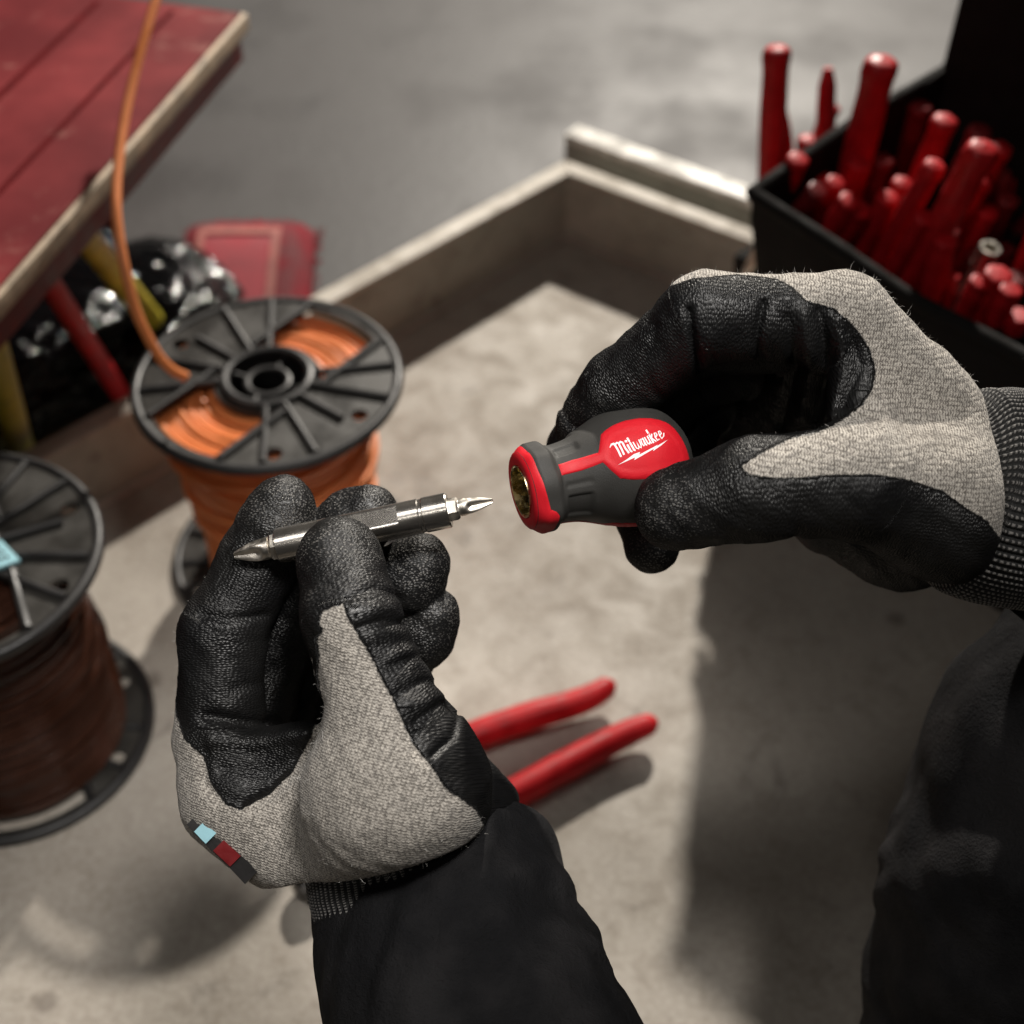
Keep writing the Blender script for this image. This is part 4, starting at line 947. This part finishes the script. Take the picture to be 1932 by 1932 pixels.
def finish_glove(root, hand, cut_p, cut_n, grey, dmax, axis2, back, nf, seed):
    P, Q, N = hand.mesh(cut_p, cut_n)
    u, v = px_of(P); sd = -poly_sd(u, v, grey) * 0.178                 # mm, positive = coated
    dep = -P[:, 2]; sd = np.where(dep > dmax, np.abs(sd) + 0.5 + (dep - dmax) * 0.2, sd)
    dors = N @ np.array(back) / np.linalg.norm(back) - 0.55             # back of the hand stays bare knit
    U, V, ch = hand.bone_coords(P, axis2)
    a2 = np.array([axis2[0], axis2[1], 0.0]); a2 /= np.linalg.norm(a2); bare = sd < 0.5
    U = np.where(bare, P @ a2, U); V = np.where(bare, P @ np.array([-a2[1], a2[0], 0.0]) - 0.5 * P[:, 2], V)
    tipd = np.min([np.linalg.norm(P - t, axis=1) for t in hand.tips], axis=0)
    sd = np.minimum(sd, np.where((dors > 0) & (tipd > 34), -dors * 12, 99))
    wear = np.clip(1 - (tipd - 8) / 30, 0, 1)
    P = P + N * (0.32 * np.clip(sd / 0.5, 0, 1))[:, None]
    o0 = np.array(root.location); Wd = to_world(P) - o0
    me = bpy.data.meshes.new('glove'); me.vertices.add(len(Wd)); me.vertices.foreach_set('co', Wd.astype(np.float32).ravel())
    me.loops.add(Q.size); me.loops.foreach_set('vertex_index', Q.astype(np.int32).ravel())
    me.polygons.add(len(Q)); me.polygons.foreach_set('loop_start', np.arange(0, Q.size, 4, dtype=np.int32))
    me.polygons.foreach_set('loop_total', np.full(len(Q), 4, np.int32)); me.update(calc_edges=True); me.validate()
    me.polygons.foreach_set('use_smooth', [True] * len(me.polygons))
    for nm, arr in (('coat', sd), ('wear', wear)):
        at = me.attributes.new(nm, 'FLOAT', 'POINT'); at.data.foreach_set('value', arr.astype(np.float32))
    at = me.attributes.new('knit', 'FLOAT_VECTOR', 'POINT'); at.data.foreach_set('vector', np.stack([U, V, np.zeros_like(U)], 1).astype(np.float32).ravel())
    me.materials.append(M['glove']); ob = bpy.data.objects.new('glove', me); COL.objects.link(ob); ob.parent = root
    # loose fibres standing off the knit
    r2 = np.random.default_rng(seed); cand = np.argwhere((sd < 0.3) & (N[:, 2] > -0.35)).ravel(); rim = 1.0 - np.abs(N[cand, 2])
    pick = r2.choice(cand, nf, p=(0.08 + rim ** 3) / (0.08 + rim ** 3).sum())
    mb = MB()
    for i in pick:
        L = r2.uniform(0.6, 2.6) if r2.random() > 0.06 else r2.uniform(3, 5); d = N[i] * r2.uniform(0.3, 1) + r2.normal(0, 0.55, 3); d /= np.linalg.norm(d)
        s_ = np.cross(d, r2.normal(0, 1, 3)); s_ /= np.linalg.norm(s_); wd_ = r2.uniform(0.03, 0.055); mid = P[i] + d * L * 0.5 + r2.normal(0, 0.15, 3); end = P[i] + d * L + r2.normal(0, 0.3, 3)
        v_ = [P[i] - s_ * wd_, P[i] + s_ * wd_, mid + s_ * wd_ * 0.8, mid - s_ * wd_ * 0.8, end]
        mb.add([tuple(to_world(x)) for x in v_], [(0, 1, 2, 3), (3, 2, 4)])
    tag(mb.build('loose_fibre', M['fibre'], ob, smooth=False), kind='stuff')
    return ob
def ring_tube(root, name, pts, mat, ribs=0, amp=0.0, seg=256, sub=10, noise_amp=0.0, parent=None, flat=1.0, hem=0.0):
    C_ = [Cm(*p[:3]) for p in pts]; path = catmull([tuple(c_) for c_ in C_], sub); rr = [interp([(i, p[3]) for i, p in enumerate(pts)], i / sub) for i in range(len(path))]
    from mathutils import noise
    vs = []; kn = []; L = 0; nrm = Vector((0, 0, 1))
    for i, p in enumerate(path):
        t = (path[min(i + 1, len(path) - 1)] - path[max(i - 1, 0)]).normalized(); n = (nrm - t * nrm.dot(t)).normalized(); b = t.cross(n)
        if i: L += (p - path[i - 1]).length
        for k in range(seg):
            a = 2 * math.pi * k / seg; r = rr[i]
            if ribs: r += amp * math.cos(ribs * a)
            dv_ = n * math.cos(a) * flat + b * math.sin(a)
            if noise_amp: r += noise_amp * min(1.0, L / 30.0) * (noise.noise(Vector((dv_.x * 2 + L * 0.05, dv_.y * 2, dv_.z * 2 + L * 0.03))) + 0.5 * noise.noise(Vector((dv_.x * 5, dv_.y * 5 + L * 0.12, dv_.z * 5))))
            if hem and i < 3: r += hem * math.sin(math.pi * i / 3) if i else -hem
            vs.append(p + dv_ * r); kn.append((L, ribs * a / (2 * math.pi), 0))
    W_ = [tuple(x) for x in to_world(np.array([tuple(x) for x in vs]))]; n = len(path); fs = []
    for i in range(n - 1):
        for k in range(seg): k2 = (k + 1) % seg; fs.append((i * seg + k, i * seg + k2, (i + 1) * seg + k2, (i + 1) * seg + k))
    ob = MB().add(W_, fs).build(name, mat, parent or root, angle=70)
    at = ob.data.attributes.new('knit', 'FLOAT_VECTOR', 'POINT'); at.data.foreach_set('vector', np.array(kn, np.float32).ravel()); return ob

z2 = lambda x, y: (290 + x * 0.41, 821 + y * 0.41)
z3 = lambda x, y: (917.7 + x * 0.525, 434.7 + y * 0.525)

# ------------------------------------------------------------------ right hand, holding the handle
rh_ = thing('gloved_hand', Wp(1900, 1000, 500), 'grey and black gloved hand gripping the stubby red screwdriver handle', 'hand', 'gloved hands')
H = Hand(Cm(1000, 1240, 480) * np.array([1, 1, 0]) + np.array([-3, -8, -585]), Cm(1990, 460, 500) * np.array([1, 1, 0]) + np.array([0, 6, -418]))
H.cone((1590, 600, 474, 15.2), (1742, 748, 480, 14.5), 6)
H.cone((1742, 748, 480, 14.5), (1915, 935, 490, 36), 8)
H.cone((1915, 935, 490, 36), (2000, 945, 492, 37), 8)
H.tri((1600, 625, 476), (1640, 880, 458), (1850, 900, 484), 10, 10)
H.tri((1590, 625, 484), (1450, 720, 548), (1850, 960, 520), 11, 10)
H.tri((1560, 680, 505), (1400, 790, 566), (1600, 950, 535), 15, 8)
H.cone((1400, 760, 566, 15), (1450, 930, 556, 17), 8)
H.cone((1600, 905, 452, 17.5), (1790, 952, 468, 23.5), 10)
H.cone((1790, 952, 468, 23.5), (1915, 940, 490, 33), 10)
H.cone((1585, 945, 530, 21), (1710, 985, 525, 24), 8)
H.cone((1710, 985, 525, 24), (1870, 985, 508, 26), 8)
H.finger([(1440, 700, 550, 13), (1300, 780, 550, 12), (1290, 900, 538, 11), (1350, 960, 522, 10)])
H.finger([(1490, 655, 527, 14), (1285, 715, 528, 13), (1190, 860, 522, 12), (1215, 960, 520, 10.5), (1230, 1030, 514, 9.8)])
H.finger([(1540, 620, 501, 14.5), (1300, 640, 503, 13.5), (1135, 778, 516, 12.3), (1088, 845, 522, 10.8)])
H.finger([(1590, 602, 474, 15.2), (1330, 597, 470, 14.0), (1168, 735, 494, 12.8), (1108, 800, 506, 11.2)])
H.finger([(1620, 908, 452, 18), (1425, 922, 448, 15.6), (1278, 959, 457, 13.6)], k0=12)
# flexion creases and folds of the coated palm
H.crease([(1300, 585), (1309, 640), (1322, 700)], 448, 480, 2.6, 8)
H.crease([(1440, 572), (1426, 640), (1438, 690)], 450, 485, 2.4, 8)
H.crease([(1060, 768), (1078, 803), (1128, 815)], 480, 515, 1.2, 6)
for ln, a_, w_ in (([(1486, 600), (1503, 690), (1478, 800)], 2.2, 12), ([(1514, 590), (1532, 690), (1510, 790)], -1.4, 10), ([(1545, 585), (1566, 690), (1540, 790)], 2.4, 11), ([(1580, 600), (1592, 690), (1568, 780)], -1.3, 10), ([(1600, 620), (1622, 690), (1590, 770)], 1.4, 9)):
    H.crease(ln, 445, 530, a_, w_)
H.crease([(1240, 620), (1215, 690), (1235, 740)], 455, 480, 0.6, 10)
H.crease([(1500, 860), (1512, 930), (1500, 1010)], 425, 460, 0.7, 10)
GR = [z3(*p) for p in [(430, 360), (500, 292), (620, 212), (740, 172), (900, 157), (1040, 172), (1100, 202), (1150, 252), (1250, 280), (1330, 350), (1380, 430), (1400, 500), (1390, 570), (1350, 630), (1270, 690), (1180, 732), (1100, 748), (1020, 785), (960, 820), (918, 850), (940, 875), (1040, 890), (1150, 886), (1250, 876), (1400, 876), (1520, 896), (1640, 936), (1730, 1000), (1800, 1045), (1850, 1110), (2300, 1120), (2300, -100), (430, -100)]]
finish_glove(rh_, H, (1888, 900, 455), (1, -0.03, 0.0), GR, 520, (-1, 0.15), (0.5, 0.6, -0.75), 1300, 11)
ring_tube(rh_, 'cuff', [(1790, 915, 486, 26), (1818, 922, 487, 35.0), (1880, 936, 489, 37.2), (2050, 960, 497, 38), (2250, 1000, 508, 39), (2420, 1030, 516, 40)], M['cuff'], 84, 0.55, seg=504, sub=8)
ring_tube(rh_, 'sleeve', [(1990, 950, 494, 40), (2020, 955, 496, 44), (2250, 1000, 508, 48), (2600, 1060, 530, 55)], M['fleece'], noise_amp=2.0, seg=96)

# ------------------------------------------------------------------ left hand, holding the bit shaft
lh_ = thing('gloved_hand', Wp(760, 1750, 500), 'grey and black gloved hand pinching the shiny bit shaft', 'hand', 'gloved hands')
H = Hand(Cm(300, 1800, 500) * np.array([1, 1, 0]) + np.array([-2, 0, -612]), Cm(1060, 880, 500) * np.array([1, 1, 0]) + np.array([4, 5, -425]))
H.cone((415, 1392, 500, 15.6), (450, 1500, 500, 18.5), 8)
H.cone((450, 1500, 500, 18.5), (710, 1690, 502, 34), 10)
H.cone((710, 1690, 502, 34), (800, 1830, 503, 35), 8)
H.tri((440, 1425, 502), (700, 1370, 478), (600, 1590, 488), 9, 9)
H.tri((430, 1420, 505), (540, 1440, 572), (740, 1680, 520), 12, 10)
H.cone((722, 1345, 456, 19), (745, 1480, 462, 29), 10)
H.cone((745, 1480, 462, 29), (760, 1660, 488, 35), 10)
H.cone((790, 1430, 492, 18), (875, 1590, 500, 25), 8)
H.cone((875, 1590, 500, 25), (830, 1740, 503, 32), 8)
H.finger([(545, 1435, 574, 13), (650, 1325, 548, 12.5), (742, 1245, 523, 12.8), (792, 1192, 511, 12.0), (814, 1160, 507, 9.8)])
H.finger([(500, 1410, 553, 14), (600, 1215, 537, 13.5), (712, 1132, 515, 13.2), (770, 1090, 504, 12.6), (794, 1060, 500, 10.0)])
H.finger([(460, 1400, 528, 14.5), (528, 1190, 523, 13.5), (600, 1048, 514, 12.8), (670, 988, 502, 11.8), (697, 968, 499, 9.6)])
H.finger([(415, 1392, 501, 15.6), (419, 1195, 499, 14.4), (490, 1056, 502, 13.4), (524, 985, 500, 12.4), (536, 950, 499, 10.0)])
H.finger([(724, 1345, 456, 19), (664, 1172, 452, 14.8), (641, 1056, 462, 13.8)], k0=10)
H.crease([(385, 1160), (430, 1170), (500, 1160)], 470, 498, 1.5, 8)
H.crease([(440, 1300), (500, 1285)], 470, 500, 0.9, 10)
H.crease([(392, 1352), (470, 1366), (600, 1362)], 455, 520, 3.0, 13)
H.crease([(388, 1420), (384, 1470), (410, 1512)], 460, 505, 1.2, 9)
H.crease([(400, 1395), (480, 1400), (580, 1378)], 455, 505, -2.2, 16)
H.crease([(420, 1450), (500, 1460), (570, 1420)], 455, 505, 1.2, 12)
H.crease([(604, 1330), (592, 1390), (560, 1450), (515, 1498), (470, 1520)], 440, 505, 2.6, 11)
H.crease([(400, 1490), (440, 1512)], 460, 505, 1.0, 10)
for ln, a_, w_ in (([(655, 1132), (705, 1112), (756, 1128)], 1.0, 7), ([(671, 1186), (715, 1172), (766, 1176)], 1.7, 8), ([(705, 1222), (745, 1208), (790, 1215)], 0.5, 9), ([(735, 1258), (785, 1238), (820, 1250)], 1.1, 9), ([(750, 1308), (800, 1284), (835, 1300)], 1.5, 8), ([(780, 1362), (830, 1326), (862, 1352), (852, 1392), (815, 1424)], 1.6, 7), ([(690, 1150), (740, 1145)], -0.8, 9), ([(735, 1240), (775, 1228)], -0.8, 9), ([(770, 1330), (815, 1320)], -1.0, 12)):
    H.crease(ln, 430, 500, a_, w_)
GL = [z2(*p) for p in [(770, 818), (820, 795), (870, 780), (885, 830), (930, 905), (980, 985), (1030, 1085), (1100, 1220), (1150, 1330), (1195, 1430), (1260, 1505), (1340, 1625), (1480, 1725), (1520, 1800), (1640, 2600), (-400, 2600), (-400, 900), (85, 900), (92, 1100), (100, 1280), (140, 1400), (215, 1470), (232, 1490), (260, 1600), (330, 1700), (400, 1728), (540, 1650), (640, 1550), (720, 1395), (760, 1290), (775, 1200), (760, 1100), (765, 1000), (752, 940), (785, 905), (765, 870)]]
finish_glove(lh_, H, (870, 1588, 466), (0.30, -1, 0.06), GL, 512, (0.25, 1), (-0.8, -0.1, -0.55), 1000, 12)
ring_tube(lh_, 'cuff', [(742, 1450, 502, 24), (760, 1530, 500, 36.5), (786, 1640, 500, 38.5), (830, 1800, 495, 38), (900, 2000, 487, 39), (980, 2240, 478, 40)], M['cuff'], 84, 0.55, seg=504, sub=8)
SLV = [(814, 1598, 512, 39.0), (815, 1604, 511.3, 41.5), (824, 1645, 507, 44), (852, 1790, 490, 46), (905, 1960, 474, 50), (1030, 2300, 446, 55)]
sv = ring_tube(lh_, 'sleeve', SLV, M['fleece'], noise_amp=3.2, seg=160, hem=0.0, sub=14)
# woven side label
def strip(name, pts, m, par, wpx, off=0.0):
    mb = MB(); n = len(pts)
    for (x, y, d) in pts:
        mb.v += [tuple(to_world(Cm(x, y, d - off))), tuple(to_world(Cm(x + wpx[0], y + wpx[1], d - off))), tuple(to_world(Cm(x + wpx[0] + 1, y + wpx[1], d - off + 1.2))), tuple(to_world(Cm(x + 1, y, d - off + 1.2)))]
    for i in range(n - 1):
        a = i * 4
        for k in range(4): mb.f.append((a + k, a + (k + 1) % 4, a + 4 + (k + 1) % 4, a + 4 + k))
    mb.f += [(3, 2, 1, 0), tuple((n - 1) * 4 + k for k in range(4))]
    return mb.build(name, M[m], par, smooth=False)
LBP = [(352, 1556, 484), (372, 1578, 483), (398, 1604, 482), (430, 1634, 481), (462, 1668, 481)]
lbl = strip('side_label', LBP, 'black_plastic', lh_, (27, -27))
strip('label_patch', [(366, 1569, 483.2), (388, 1592, 482.3)], 'label_blue', lbl, (20, -20), 1.2)
strip('label_patch', [(402, 1605, 481.9), (434, 1635, 481)], 'dark_red', lbl, (20, -20), 1.2)

# ------------------------------------------------------------------ the dark-clothed body beside the right hand
pe = thing('person', G(2100, 1700, 0.0), 'black-clothed knee of the working person beside the tray shadow', 'person')
ring_tube(pe, 'trousers', [(2520, 980, 560, 66), (2330, 1260, 560, 80), (2190, 1480, 560, 90), (2130, 1720, 562, 96), (2110, 1960, 566, 98), (2110, 2300, 575, 100)], M['fleece'], noise_amp=5.0, seg=200, sub=20)
